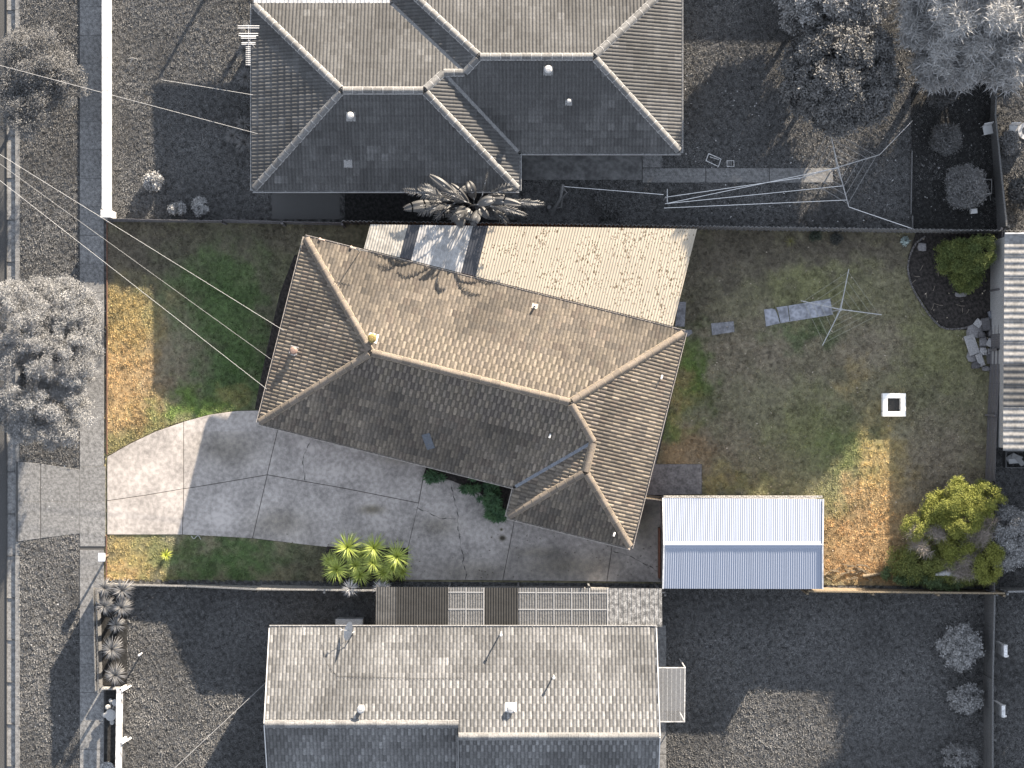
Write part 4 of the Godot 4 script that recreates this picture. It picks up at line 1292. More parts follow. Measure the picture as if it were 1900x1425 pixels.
func make_fences() -> void:
	# corrugated cement sheet fence along the north boundary
	var cf := thing("corrugated_fence", P(1200, 424), "corrugated cement sheet fence between the pergola and the grey tiled house", "fence")
	var cm := mat(lin(0.36, 0.36, 0.36), 0.9, T.dirt, 0.8)
	var x := 640.0
	while x < 1850.0:
		var b := MB.new()
		var p := P(x, 416 + (x - 640) * 0.0145); var q := P(x + 46.0, 416 + (x + 46 - 640) * 0.0145)
		var d := (q - p).normalized()
		var ln := p.distance_to(q)
		var nx := Vector3(-d.z, 0, d.x)
		var tp := 1.55 + rng.randf_range(-0.015, 0.015)
		var prev: Array = []
		for i in 49:
			var t := ln * i / 48.0
			var o := p + d * t + nx * 0.03 * cos(TAU * t / 0.18)
			var nn := (nx + d * 0.03 * TAU / 0.18 * sin(TAU * t / 0.18)).normalized()
			if prev.size():
				var u := Vector3(0, tp, 0)
				var k := nn * 0.008
				var k0: Vector3 = prev[1] * 0.008
				var o0: Vector3 = prev[0]
				b.quad(o0 + k0, o + k, o + k + u, o0 + k0 + u)
				b.quad(o - k, o0 - k0, o0 - k0 + u, o - k + u)
				b.quad(o0 + k0 + u, o + k + u, o - k + u, o0 - k0 + u)
			prev = [o, nn]
		part(cf, "fence_sheet", b, cm)
		x += 46.0
	paling_fence("low_paling_fence", "low dark paling fence between the two front lawns", [208, 409, 420, 411, 640, 416], [0.95, 1.0, 1.3], M.timber_old, 1.0)
	paling_fence("paling_fence", "pale paling fence along the driveway rising away from the street", [196, 1082, 350, 1084, 485, 1085, 1228, 1091], [0.45, 0.55, 1.6, 1.65], mat(lin(0.5, 0.48, 0.45), 0.85, T.rough, 1.2), 1.0, 2, "fence", true)
	paling_fence("sunny_paling_fence", "weathered orange paling fence between the shed and the leafy corner shrub", [1488, 1089, 1846, 1093], [1.5, 1.5], M.timber, 1.0, 2, "fence", true)
	paling_fence("back_paling_fence", "blue grey paling fence with rails facing the back lawn", [1846, 430, 1838, 650, 1830, 890, 1830, 1092], [1.55, 1.55, 1.5, 1.5], M.timber_old, 1.0, 3)
	paling_fence("wavy_paling_fence", "wavering grey paling fence bordering the dark lawn below the shed", [1827, 1096, 1824, 1250, 1823, 1470], [1.55, 1.5, 1.55], mat(grey(0.24), 0.9, T.rough, 1.2), -1.0, 2, "fence", true)
	paling_fence("bent_paling_fence", "leaning grey paling fence under the feathery tree", [1840, -60, 1836, 220, 1848, 426], [1.4, 0.9, 1.6], mat(grey(0.24), 0.9, T.rough, 1.2), -1.0, 2, "fence", true)
	paling_fence("rear_side_fence", "pale paling fence behind the grey shrub past the corner", [1852, 1090, 1960, 1088], [1.5, 1.5], mat(grey(0.42), 0.9, T.rough, 1.2), 1.0, 3, "fence", true)
	# white front wall of the top house
	var wf := thing("white_front_wall", P(200, 200), "low white rendered wall with end pier beside the footpath", "wall")
	var b := MB.new()
	b.box(Vector3(P2(203, 0).x, 0.35, P2(0, 120).y), Vector3(0.24, 0.70, 555.0 / S), Basis(), 0.012)
	part(wf, "wall_panel", b, M.white)
	var c := MB.new()
	c.box(Vector3(P2(203, 0).x, 0.725, P2(0, 118).y), Vector3(0.33, 0.05, 545.0 / S), Basis(), 0.015)
	part(wf, "coping", c, M.white)
	var pr := MB.new()
	var pc := P2(207, 401)
	pr.box(Vector3(pc.x, 0.55, pc.y), Vector3(0.46, 1.1, 0.34), Basis(), 0.015)
	part(wf, "pier", pr, mat(grey(0.7), 0.6, T.soft, 1.0))
	# timber edge along the front of our lawn
	var ed := MB.new()
	ed.box(Vector3(P2(199, 0).x, 0.03, P2(0, 628).y), Vector3(0.05, 0.07, 430.0 / S), Basis(), 0.006)
	ed.box(Vector3(P2(198, 0).x, 0.03, P2(0, 1034).y), Vector3(0.05, 0.07, 84.0 / S), Basis(), 0.006)
	single("lawn_edging", P(199, 740), ed, mat(lin(0.3, 0.16, 0.11), 0.9, T.rough, 2.0), "thin reddish brick edging strip along the street side of the lawn", "edging")
	# high timber screen and white rail fence in front of the bottom house
	var ts := thing("planter_screen", P(184, 1180), "upright grey timber screen around the row of spiky grey yuccas", "screen")
	for i in 19:
		var q := MB.new()
		var y := 1090.0 + i * 9.9
		var g := P2(186 + i * 0.22, y)
		q.box(Vector3(g.x, 0.65, g.y), Vector3(0.03, 1.3 + rng.randf_range(-0.02, 0.02), 0.228))
		part(ts, "board", q, M.timber_grey)
	var rl := MB.new()
	rl.bar(P(188, 1086) + Vector3(0.04, 1.1, 0), P(192, 1278) + Vector3(0.04, 1.1, 0), 0.06, 0.08)
	part(ts, "rail", rl, M.timber_grey)
	for i in 4:
		var q := MB.new()
		q.box(Vector3(P2(198 + i * 10.5, 0).x, 0.25, P2(0, 1275).y), Vector3(0.24, 0.5, 0.08), Basis(), 0.01)
		part(ts, "planter_block", q, mat(grey(0.45), 0.9, T.dirt, 1.5))
	var rf := thing("white_rail_fence", P(232, 1350), "white painted rail fence at the edge of the sunny grey lawn", "fence")
	for i in 3:
		var q := MB.new()
		q.bar(P(229, 1272) + Vector3(0, 0.25 + i * 0.27, 0), P(226, 1480) + Vector3(0, 0.25 + i * 0.27, 0), 0.05, 0.16)
		part(rf, "rail", q, M.white)
	var tc := MB.new()
	tc.bar(P(230, 1270) + Vector3(0, 0.98, 0), P(227, 1480) + Vector3(0, 0.98, 0), 0.2, 0.04)
	part(rf, "top_rail", tc, M.white)
	for y in [1272, 1368, 1464]:
		var q := MB.new()
		var g := P2(234, y)
		q.box(Vector3(g.x, 0.5, g.y), Vector3(0.12, 1.0, 0.1), Basis(), 0.01)
		q.bar(Vector3(g.x - 0.02, 0.92, g.y + 0.1), Vector3(g.x + 0.34, 0.55, g.y - 0.1), 0.08, 0.05)
		part(rf, "post", q, M.white)

# ---------------------------------------------------------------- plants
func leaf_cluster(count: int, length: float, width: float, seed_: int, spread := 0.5, up := 0.35) -> ArrayMesh:
	var r := RandomNumberGenerator.new()
	r.seed = seed_
	var b := MB.new()
	for i in count:
		var d := Vector3(r.randfn(), r.randfn() + up, r.randfn()).normalized()
		var o := Vector3(r.randfn(), r.randfn(), r.randfn()).normalized() * spread * pow(r.randf(), 0.5)
		var s := d.cross(Vector3(r.randfn(), r.randfn(), r.randfn())).normalized()
		var l := length * r.randf_range(0.7, 1.25)
		var w := width * r.randf_range(0.7, 1.2)
		var k := r.randf_range(0.7, 1.3)
		b.col = Color(k, k, k)
		var nn := s.cross(d).normalized()
		var m := o + d * l * 0.5 + nn * l * 0.08
		b.tri(o, m - s * w * 0.5, m + s * w * 0.5)
		b.tri(m - s * w * 0.5, o + d * l, m + s * w * 0.5)
	return b.mesh(true)
# crown: lobes are [centre, radii, share]; leaves gather in clumps near each lobe's surface
func make_crown(parent: Node3D, lobes: Array, clumps: int, per: int, clump_r: float, me: Mesh, scale_: float, c0: Color, c1: Color, called := "crown", hollow := 0.55, odd := Color(-1, 0, 0), odd_share := 0.0) -> Array:
	var xf := []
	var cols := []
	var centres := []
	var tot := 0.0
	for l in lobes: tot += l[2]
	for k in clumps:
		var pick := rng.randf() * tot
		var lobe: Array = lobes[0]
		for l in lobes:
			lobe = l
			pick -= l[2]
			if pick <= 0: break
		var d := Vector3(rng.randfn(), rng.randfn() + 0.25, rng.randfn()).normalized()
		var rr := hollow + (1.0 - hollow) * pow(rng.randf(), 0.5)
		var ce: Vector3 = lobe[0] + d * rr * lobe[1]
		centres.append(ce)
		var tone := rng.randf()
		var is_odd := odd.r >= 0.0 and rng.randf() < odd_share
		for i in per:
			var o := Vector3(rng.randfn(), rng.randfn() * 0.8, rng.randfn())
			o = o.normalized() * clump_r * pow(rng.randf(), 0.45) * rng.randf_range(0.7, 1.15)
			var bs := Basis.from_euler(Vector3(rng.randf_range(-0.6, 0.6), rng.randf() * TAU, rng.randf_range(-0.6, 0.6)))
			xf.append(Transform3D(bs.scaled(Vector3.ONE * scale_ * rng.randf_range(0.75, 1.3)), ce + o - parent.position))
			var t := clampf(tone + rng.randf_range(-0.3, 0.3), 0.0, 1.0)
			var c := c0.lerp(c1, t)
			if is_odd: c = odd * rng.randf_range(0.8, 1.2)
			cols.append(c)
	var o := scatter(parent, called, me, M.leaf, xf, cols)
	o.set_meta("kind", "stuff")
	return centres
func limbs(parent: Node3D, base: Vector3, h: float, r: float, centres: Array, count: int, m: Material) -> void:
	var t := MB.new()
	var top := base + Vector3(0, h, 0)
	t.tube([base, base + Vector3(0.06, h * 0.5, 0.04), top], [r, r * 0.8, r * 0.6], 9)
	part(parent, "trunk", t, m)
	var b := MB.new()
	for i in mini(count, centres.size()):
		var c: Vector3 = centres[i]
		var mid := top.lerp(c, 0.5) + Vector3(0, 0.25, 0)
		b.tube([top - Vector3(0, h * 0.12, 0), mid, c], [r * 0.45, r * 0.25, r * 0.07], 6)
	if count > 0: part(parent, "limbs", b, m)
func shrub(called: String, label: String, px: float, py: float, rad: Vector3, c0: Color, c1: Color, clumps: int, per: int, scale_: float, me: Mesh, group := "", cat := "shrub", lobes := []) -> Node3D:
	var base := P(px, py)
	var s := thing(called, base, label, cat, group)
	var lb := [[base + Vector3(0, rad.y, 0), rad * 0.8, 1.0]]
	if lobes.size(): lb = lobes
	var cs := make_crown(s, lb, clumps, int(per * 0.5), minf(rad.x, rad.z) * 0.26, me, scale_ * 1.8, c0 * 1.5, c1 * 1.5, "foliage")
	limbs(s, base, rad.y * 0.5, 0.05, cs, 7, M.bark_grey)
	return s
func rosette_mesh(blades: int, length: float, width: float, seed_: int, flat := 0.25, droop := 0.35) -> ArrayMesh:
	var r := RandomNumberGenerator.new()
	r.seed = seed_
	var b := MB.new()
	for i in blades:
		var a := i * 2.399963 + r.randf_range(-0.2, 0.2)
		var t := float(i) / blades
		var el := lerpf(-0.15 - flat * 0.4, 1.35, pow(t, 1.3)) + r.randf_range(-0.12, 0.12)
		var l := length * r.randf_range(0.8, 1.1) * (1.0 - 0.35 * t)
		var hd := Vector3(cos(a), 0, sin(a))
		var sd := Vector3(-sin(a), 0, cos(a))
		var k := r.randf_range(0.7, 1.2)
		var prev := []
		for s in 5:
			var u := s / 4.0
			var e := el - droop * u * u
			var p := hd * (l * u * cos(e)) + Vector3(0, l * u * sin(e), 0)
			var w := width * (0.55 + 0.9 * u) * (1.0 - u) + (0.15 * width if s == 0 else 0.0)
			var fold := Vector3(0, w * 0.25, 0)
			b.col = Color(k * lerpf(1.15, 0.95, u), k * lerpf(1.1, 0.95, u), k)
			var cur := [p - sd * w + fold, p, p + sd * w + fold]
			if prev.size():
				b.quad(prev[0], cur[0], cur[1], prev[1]); b.quad(prev[1], cur[1], cur[2], prev[2])
			prev = cur
	return b.mesh(true)
func rosette_plant(called: String, label: String, px: float, py: float, h: float, me: Mesh, size: float, c: Color, group := "", bark: Material = null, cat := "yucca") -> void:
	# px, py is where the head shows; the stem stands under it
	var head := P(px, py, h)
	var base := Vector3(head.x, 0, head.z)
	var t := thing(called, base, label, cat, group)
	if h > 0.25:
		var s := MB.new()
		s.tube([base, base + Vector3(0.03, h * 0.5, 0.02), head], [0.09, 0.075, 0.07], 9)
		part(t, "stem", s, bark if bark else M.bark)
	var o := MeshInstance3D.new()
	o.name = "leaf_head"
	o.mesh = me
	var m := vmat(0.5)
	m.albedo_color = c
	m.backlight = Color(0.3, 0.3, 0.3)
	o.material_override = m
	t.add_child(o, true)
	o.position = head - base
	o.scale = Vector3.ONE * size
	o.rotation.y = rng.randf() * TAU
func make_plants() -> void:
	var broad := leaf_cluster(11, 0.55, 0.24, 1, 0.6)
	var small := leaf_cluster(16, 0.38, 0.16, 2, 0.75)
	var needle := leaf_cluster(18, 0.95, 0.07, 3, 0.45, 0.1)
	var twig := leaf_cluster(10, 1.5, 0.035, 4, 0.4, 0.8)
	# street trees
	var base := P(75, 640)
	var t1 := thing("street_tree", base, "big bushy pale grey street tree beside the driveway crossing", "tree")
	var q := P(80, 655, 3.6)
	var cs := make_crown(t1, [[P(70, 660, 3.4), Vector3(2.1, 1.7, 3.2), 1.3], [P(30, 600, 3.7), Vector3(1.9, 1.6, 1.8), 0.9], [P(125, 640, 3.2), Vector3(1.3, 1.3, 2.3), 0.9], [P(85, 765, 3.0), Vector3(1.9, 1.3, 1.4), 0.9], [P(130, 580, 3.1), Vector3(1.1, 1.1, 1.4), 0.6], [P(15, 710, 3.4), Vector3(1.7, 1.6, 2.2), 0.9]], 520, 48, 0.34, small, 0.165, Color(0.22, 0.22, 0.22), Color(0.31, 0.31, 0.31), "crown", 0.72)
	limbs(t1, base, 2.0, 0.17, cs, 16, M.bark_grey)
	base = P(62, 165)
	var t2 := thing("sparse_tree", base, "thin open grey street tree near the white front wall", "tree")
	cs = make_crown(t2, [[P(65, 110, 2.7), Vector3(1.4, 1.0, 1.5), 1.0], [P(35, 190, 2.5), Vector3(1.5, 1.0, 1.5), 1.0], [P(110, 150, 2.4), Vector3(1.0, 0.8, 1.2), 0.6]], 170, 34, 0.42, small, 0.19, Color(0.128, 0.128, 0.128), Color(0.171, 0.171, 0.171), "crown", 0.2)
	limbs(t2, base, 1.4, 0.1, cs, 14, M.bark_grey)
	# back yard trees of the top house
	base = P(1530, 120)
	var t3 := thing("broadleaf_tree", base, "round glossy grey broadleaf tree above the rotary clothesline", "tree")
	cs = make_crown(t3, [[P(1560, 140, 3.5), Vector3(2.3, 2.5, 2.3), 1.0]], 340, 40, 0.38, broad, 0.25, Color(0.114, 0.114, 0.114), Color(0.153, 0.153, 0.153), "crown", 0.55)
	limbs(t3, base, 1.6, 0.14, cs, 14, M.bark_grey)
	base = P(1510, -20)
	var t4 := thing("broadleaf_tree", base, "bright grey broadleaf tree cut by the frame beside the round one", "tree")
	cs = make_crown(t4, [[P(1545, 5, 3.4), Vector3(2.2, 2.3, 1.6), 1.0], [P(1500, -60, 3.2), Vector3(2.0, 2.1, 1.6), 1.0]], 340, 40, 0.38, broad, 0.25, Color(0.211, 0.211, 0.211), Color(0.283, 0.283, 0.283), "crown", 0.55)
	limbs(t4, base, 1.6, 0.14, cs, 14, M.bark_grey)
	base = P(1775, 30)
	var t5 := thing("feathery_tree", base, "wide feathery grey tree hanging over the leaning paling fence", "tree")
	cs = make_crown(t5, [[P(1800, 40, 5.0), Vector3(2.6, 3.3, 2.3), 1.3], [P(1760, 110, 4.0), Vector3(1.2, 1.8, 1.2), 0.5], [P(1860, 90, 4.2), Vector3(1.5, 2.2, 1.5), 0.7], [P(1830, -60, 6.0), Vector3(2.6, 2.2, 2.4), 0.8], [P(1725, 30, 4.8), Vector3(1.2, 1.0, 1.6), 0.4]], 360, 26, 0.45, needle, 0.40, Color(0.321, 0.321, 0.321), Color(0.431, 0.431, 0.431), "crown", 0.35)
	limbs(t5, base, 3.0, 0.2, cs, 22, M.bark_grey)
	# trees past the right edge that shade the back yards
	for s in [[2005, -115, 5.4, "tall grey gum standing past the feathery tree"], [2110, 660, 5.6, "tall grey tree standing past the neighbour's shed"], [2080, 900, 4.6, "rounded grey tree standing past the rear side fence"]]:
		base = P(s[0], s[1])
		var tt := thing("tall_tree", base, s[3], "tree")
		cs = make_crown(tt, [[base + Vector3(0, s[2], 0), Vector3(2.9, 2.4, 2.9), 1.0]], 150, 26, 0.6, broad, 0.45, Color(0.097, 0.097, 0.097), Color(0.13, 0.13, 0.13), "crown", 0.45)
		limbs(tt, base, s[2] * 0.6, 0.2, cs, 12, M.bark_grey)
	# coloured shrubs of our own yard
	var g0 := Color(0.075, 0.105, 0.03); var g1 := Color(0.125, 0.145, 0.035)
	base = P(1785, 492)
	var s1 := thing("round_shrub", base, "dense yellow green shrub in the mulched corner bed", "shrub")
	cs = make_crown(s1, [[P(1780, 485, 1.1), Vector3(0.85, 0.7, 0.85), 1.0], [P(1815, 468, 1.5), Vector3(0.7, 0.6, 0.65), 0.8], [P(1765, 475, 0.9), Vector3(0.6, 0.6, 0.6), 0.5], [P(1790, 515, 0.8), Vector3(0.6, 0.5, 0.6), 0.5]], 130, 24, 0.22, small, 0.19, g0, g1, "foliage", 0.7)
	limbs(s1, base, 0.6, 0.06, cs, 10, M.bark)
	base = P(1755, 1000)
	var s2 := thing("straggly_shrub", base, "large straggly shrub of bright green tufts and bare grey twigs by the corner", "shrub")
	var lob := [[P(1768, 925, 2.0), Vector3(0.95, 0.8, 0.8), 1.2], [P(1825, 925, 1.9), Vector3(0.75, 0.7, 0.7), 0.8], [P(1785, 962, 2.2), Vector3(0.8, 0.7, 0.7), 0.9], [P(1708, 978, 1.6), Vector3(0.65, 0.6, 0.6), 0.7], [P(1775, 1015, 1.7), Vector3(0.8, 0.6, 0.6), 0.7], [P(1828, 1040, 1.5), Vector3(0.75, 0.8, 1.0), 0.9], [P(1735, 950, 1.6), Vector3(0.6, 0.6, 0.6), 0.5]]
	cs = make_crown(s2, lob, 210, 30, 0.24, small, 0.17, Color(0.15, 0.17, 0.03), Color(0.22, 0.23, 0.045), "foliage", 0.6)
	make_crown(s2, [[P(1765, 1000, 1.1), Vector3(2.1, 0.9, 1.7), 1.0], [P(1705, 1045, 0.7), Vector3(1.3, 0.6, 0.8), 0.7], [P(1790, 1060, 0.8), Vector3(1.3, 0.6, 0.5), 0.5]], 210, 24, 0.30, small, 0.17, Color(0.12, 0.145, 0.04), Color(0.18, 0.195, 0.045), "low_foliage", 0.5)
	make_crown(s2, [[P(1722, 1000, 1.8), Vector3(0.8, 0.4, 0.7), 1.0], [P(1815, 985, 1.8), Vector3(0.8, 0.5, 0.8), 1.0], [P(1790, 1045, 1.5), Vector3(0.9, 0.5, 0.5), 1.0]], 55, 20, 0.2, twig, 0.22, Color(0.26, 0.225, 0.20), Color(0.31, 0.27, 0.24), "bare_twigs", 0.3)
	limbs(s2, base, 0.7, 0.09, cs, 14, M.bark)
	shrub("creeping_shrub", "low dark green creeper spreading along the orange paling fence", 1690, 1068, Vector3(1.1, 0.35, 0.5), Color(0.053, 0.079, 0.033), Color(0.071, 0.106, 0.044), 60, 40, 0.11, small, "", "shrub", [[P(1680, 1066, 0.5), Vector3(1.0, 0.4, 0.4), 1.0], [P(1750, 1078, 0.7), Vector3(1.3, 0.4, 0.25), 1.0]])
	# leafy bed against the house wall
	for s in [[808, 882, 0.42, "low dark green fern at the start of the house wall bed"], [872, 898, 0.5, "dark green bushy plant midway along the house wall bed"], [905, 912, 0.55, "blue green leafy plant before the wing of the house"], [912, 940, 0.45, "bright green cut-leaf plant spilling onto the driveway slab"], [925, 952, 0.4, "dark cut-leaf plant at the corner of the house wing"]]:
		var hd := rosette_mesh(26, 0.55, 0.06, int(s[0]), 0.5, 0.7)
		var b := P(s[0], s[1])
		var p := thing("wall_plant", b, s[3], "plant", "plants along the house wall")
		var xf := []
		var cl := []
		for i in 9:
			var o: Vector3 = Vector3(rng.randf_range(-1, 1), 0, rng.randf_range(-1, 1)) * s[2] * 0.8
			xf.append(Transform3D(Basis(Vector3.UP, rng.randf() * TAU).scaled(Vector3.ONE * rng.randf_range(0.5, 0.85)), o + Vector3(0, rng.randf_range(0.25, 0.8), 0)))
			cl.append(Color(0.028, 0.07, 0.032).lerp(Color(0.05, 0.105, 0.04), rng.randf()))
		scatter(p, "foliage", hd, M.leaf, xf, cl).set_meta("kind", "stuff")
		var st := MB.new()
		for i in 5: st.tube([b, b + Vector3(rng.randf_range(-0.25, 0.25), 0.6, rng.randf_range(-0.25, 0.25))], [0.02, 0.012], 5)
		part(p, "stems", st, M.bark)
	# yuccas
	var yr := [rosette_mesh(96, 0.72, 0.026, 31, 0.4, 0.3), rosette_mesh(90, 0.70, 0.026, 32, 0.4, 0.35), rosette_mesh(100, 0.74, 0.025, 33, 0.5, 0.28)]
	var yl := lin(0.30, 0.36, 0.07)
	for s in [[645, 1015, 2.0, 0.95], [694, 1016, 1.9, 0.85], [737, 1032, 1.8, 0.95], [692, 1044, 1.7, 0.75], [625, 1056, 1.5, 0.9], [712, 1062, 1.4, 0.75], [660, 1048, 1.5, 0.7], [675, 1028, 1.4, 0.6], [728, 1052, 1.5, 0.7], [668, 1066, 1.3, 0.75], [612, 1040, 1.2, 0.6], [745, 1060, 1.2, 0.65]]:
		rosette_plant("yucca", "bright yellow green yucca head in the clump beside the driveway", s[0], s[1], s[2], yr[rng.randi() % 3], s[3] * 1.35, yl, "yuccas clumped beside the driveway")
	for s in [[650, 1092, 1.5, 0.75], [708, 1092, 1.5, 0.8]]:
		rosette_plant("yucca", "grey yucca head leaning over the paling fence above the awning", s[0], s[1], s[2], yr[1], s[3], grey(0.4), "grey yuccas over the fence", M.bark_grey)
	rosette_plant("agave", "single small yellow green agave on the narrow front lawn", 308, 1030, 0.12, rosette_mesh(40, 0.42, 0.03, 41, 0.3, 0.1), 0.85, lin(0.38, 0.42, 0.06), "", null, "agave")
	var pl := 0
	var ord := ["first", "second", "third", "fourth", "fifth", "sixth", "seventh", "eighth"]
	for s in [[194, 1091, 1.5, 0.8], [227, 1095, 1.7, 0.95], [194, 1124, 1.4, 0.8], [226, 1127, 1.6, 0.85], [216, 1159, 1.3, 0.75], [208, 1204, 1.4, 0.95], [214, 1252, 1.3, 0.9]]:
		rosette_plant("yucca", ord[pl] + " grey yucca inside the timber screen, counted from the paling fence", s[0], s[1], s[2], yr[pl % 3], s[3], grey(0.17), "grey yuccas inside the timber screen", M.bark_grey)
		pl += 1
	for s in [[458, 55, 0.6, 0.6], [456, 94, 0.7, 0.8], [457, 144, 0.7, 0.85], [452, 230, 0.8, 0.75], [432, 252, 0.7, 0.7], [454, 264, 0.9, 0.85]]:
		rosette_plant("yucca", ord[pl - 7] + " dark yucca along the street wall of the grey house, antenna end first", s[0], s[1], s[2], yr[pl % 3], s[3], grey(0.13), "yuccas at the grey house wall", M.bark_grey)
		pl += 1
	rosette_plant("cordyline", "dark spiky plant hugging the far side of the leaning fence", 1862, 172, 0.9, yr[0], 1.1, grey(0.05), "", M.bark_grey, "plant")
	rosette_plant("grass_tree", "spiky yellowish grass plant under the cement sheet fence", 1467, 447, 0.2, rosette_mesh(46, 0.5, 0.014, 43, 0.2, 0.9), 0.9, lin(0.16, 0.15, 0.06), "", null, "plant")
	# big paddle leaved plant between the houses
	base = P(875, 392)
	var bp := thing("paddle_leaf_plant", base, "tall clump of torn paddle leaves between the grey house and the pergola", "plant")
	var k := 0
	for s in [[880, 370, 872, 345, 2.9, 0.26], [835, 372, 770, 358, 3.0, 0.25], [850, 366, 810, 335, 3.3, 0.22], [835, 380, 790, 392, 2.8, 0.3], [845, 385, 870, 400, 2.6, 0.3], [905, 365, 940, 352, 3.0, 0.3], [900, 372, 950, 378, 3.3, 0.25], [930, 376, 990, 378, 3.2, 0.2], [890, 388, 880, 412, 2.8, 0.26], [915, 390, 935, 408, 2.7, 0.24], [850, 390, 855, 415, 2.7, 0.28], [895, 362, 903, 330, 3.6, 0.08], [815, 378, 765, 385, 2.4, 0.28], [865, 375, 830, 360, 3.5, 0.26], [885, 380, 910, 372, 3.7, 0.24], [820, 362, 790, 350, 3.4, 0.24], [870, 392, 845, 405, 3.2, 0.24], [910, 382, 960, 395, 3.5, 0.2], [840, 372, 800, 372, 2.2, 0.22], [860, 380, 838, 398, 2.0, 0.24], [880, 378, 900, 398, 2.1, 0.22], [900, 380, 925, 392, 2.2, 0.2], [855, 370, 862, 352, 2.4, 0.2], [845, 376, 815, 400, 2.3, 0.22], [890, 372, 925, 366, 2.5, 0.2], [870, 384, 872, 404, 1.9, 0.22], [870, 376, 845, 350, 2.6, 0.18]]:
		var b := MB.new()
		var p0 := base + Vector3(rng.randf_range(-0.5, 0.5), 0.05, rng.randf_range(-0.2, 0.2))
		var p1 := P(s[0], s[1], s[4] + 0.2); var p2 := P(s[2], s[3], s[4] + 0.5)
		b.tube([p0, p0.lerp(p1, 0.6) + Vector3(0, 0.3, 0), p1], [0.05, 0.035, 0.022], 6)
		var st := part(bp, "leaf_stalk", b, M.bark_grey)
		var lf := MB.new()
		var d := (p2 - p1) * 1.3
		var dn := d.normalized()
		var sd := Vector3(-d.z, 0.3 * rng.randf_range(-1, 1), d.x).normalized()
		var split := k % 2 == 1
		var seg := 22
		for i in seg:
			if rng.randf() < 0.06: continue
			for sg in [-1.0, 1.0]:
				var u0 := float(i) / seg; var u1 := (i + (0.72 if split else 1.0)) / seg
				var um := (u0 + u1) * 0.5
				var wid: float = s[5] * 0.85 * pow(sin(PI * clampf(um * 0.94 + 0.04, 0.0, 1.0)), 0.55) * (rng.randf_range(0.75, 1.25) if split else 1.0)
				var a0 := p1 + d * u0 + Vector3(0, 0.28 * sin(PI * u0), 0); var a1 := p1 + d * u1 + Vector3(0, 0.28 * sin(PI * u1), 0)
				var fwd := dn * (0.16 if split else 0.05)
				var dr := -wid * (0.3 + (0.35 * rng.randf() if split else 0.0))
				var m0: Vector3 = a0 + sd * sg * wid * 0.55 + fwd * 0.4 + Vector3(0, 0.03 + dr * 0.2, 0); var m1: Vector3 = a1 + sd * sg * wid * 0.55 + fwd * 0.4 + Vector3(0, 0.03 + dr * 0.2, 0)
				var v0: Vector3 = a0 + sd * sg * wid + fwd + Vector3(0, dr, 0); var v1: Vector3 = a1 + sd * sg * wid * (0.92 if split else 1.0) + fwd + Vector3(0, dr, 0)
				if split: v1 = v1.lerp(v0, 0.6)
				if sg > 0:
					lf.quad(a0, m0, m1, a1); lf.quad(m0, v0, v1, m1)
				else:
					lf.quad(a1, m1, m0, a0); lf.quad(m1, v1, v0, m0)
		var mr := MB.new()
		mr.tube([p1, p1 + d * 0.5 + Vector3(0, 0.29, 0), p1 + d], [0.022, 0.016, 0.006], 5)
		part(bp, "midrib", mr, mat(grey(0.3), 0.6))
		var lm := mat(grey(0.03 + 0.05 * rng.randf()), 0.55)
		lm.backlight = Color(0.25, 0.25, 0.25)
		part(bp, "leaf", lf, lm)
		k += 1
	# small grey shrubs
	var a := Color(0.10, 0.10, 0.10); var bcol := Color(0.14, 0.14, 0.14)
	var pa := Color(0.2, 0.2, 0.2); var pb := Color(0.26, 0.26, 0.26)
	shrub("pale_shrub", "small round pale leaved shrub at the edge of the shaded front lawn", 287, 340, Vector3(0.42, 0.35, 0.42), pa, pb, 30, 26, 0.11, broad)
	shrub("flowering_shrub", "white flowering low shrub near the front fence corner", 332, 390, Vector3(0.38, 0.3, 0.3), pa, pb, 24, 20, 0.10, broad)
	shrub("flowering_shrub", "taller white flowering shrub beside the low one near the fence", 375, 385, Vector3(0.4, 0.4, 0.4), pa, pb, 30, 20, 0.10, broad)
	shrub("side_shrub", "dark grey bushy shrub standing right of the bare branch by the fence", 1125, 380, Vector3(0.6, 0.5, 0.6), Color(0.057, 0.057, 0.057), Color(0.077, 0.077, 0.077), 44, 30, 0.13, small)
	shrub("ball_shrub", "round clipped grey shrub next to the leaning paling fence", 1782, 350, Vector3(1.0, 0.8, 1.0), Color(0.101, 0.101, 0.101), Color(0.136, 0.136, 0.136), 110, 40, 0.12, small)
	shrub("loose_shrub", "loose dark grey shrub between the feathery tree and the ball shrub", 1747, 262, Vector3(0.75, 0.6, 0.7), Color(0.07, 0.07, 0.07), Color(0.094, 0.094, 0.094), 60, 30, 0.13, small)
	shrub("shade_shrub", "dark grey undergrowth shrub below the feathery tree", 1740, 175, Vector3(0.8, 0.5, 0.6), Color(0.059, 0.059, 0.059), Color(0.08, 0.08, 0.08), 60, 26, 0.14, small)
	shrub("fence_shrub", "grey shrub behind the leaning fence beside the plastic chairs", 1868, 268, Vector3(0.5, 0.5, 0.5), a, bcol, 40, 30, 0.12, small)
	shrub("corner_shrub", "leafy dark grey shrub by the end of the ribbed shed", 1890, 360, Vector3(0.7, 0.8, 0.9), Color(0.053, 0.053, 0.053), Color(0.071, 0.071, 0.071), 60, 30, 0.14, broad)
	shrub("grey_bush", "tall pale grey bush behind the back fence corner", 1860, 995, Vector3(1.0, 1.1, 1.6), Color(0.176, 0.176, 0.176), Color(0.236, 0.236, 0.236), 110, 34, 0.13, small)
	shrub("lawn_bush", "broad pale grey bush against the wavering paling fence", 1772, 1195, Vector3(1.0, 0.8, 1.1), Color(0.158, 0.158, 0.158), Color(0.212, 0.212, 0.212), 90, 24, 0.11, broad)
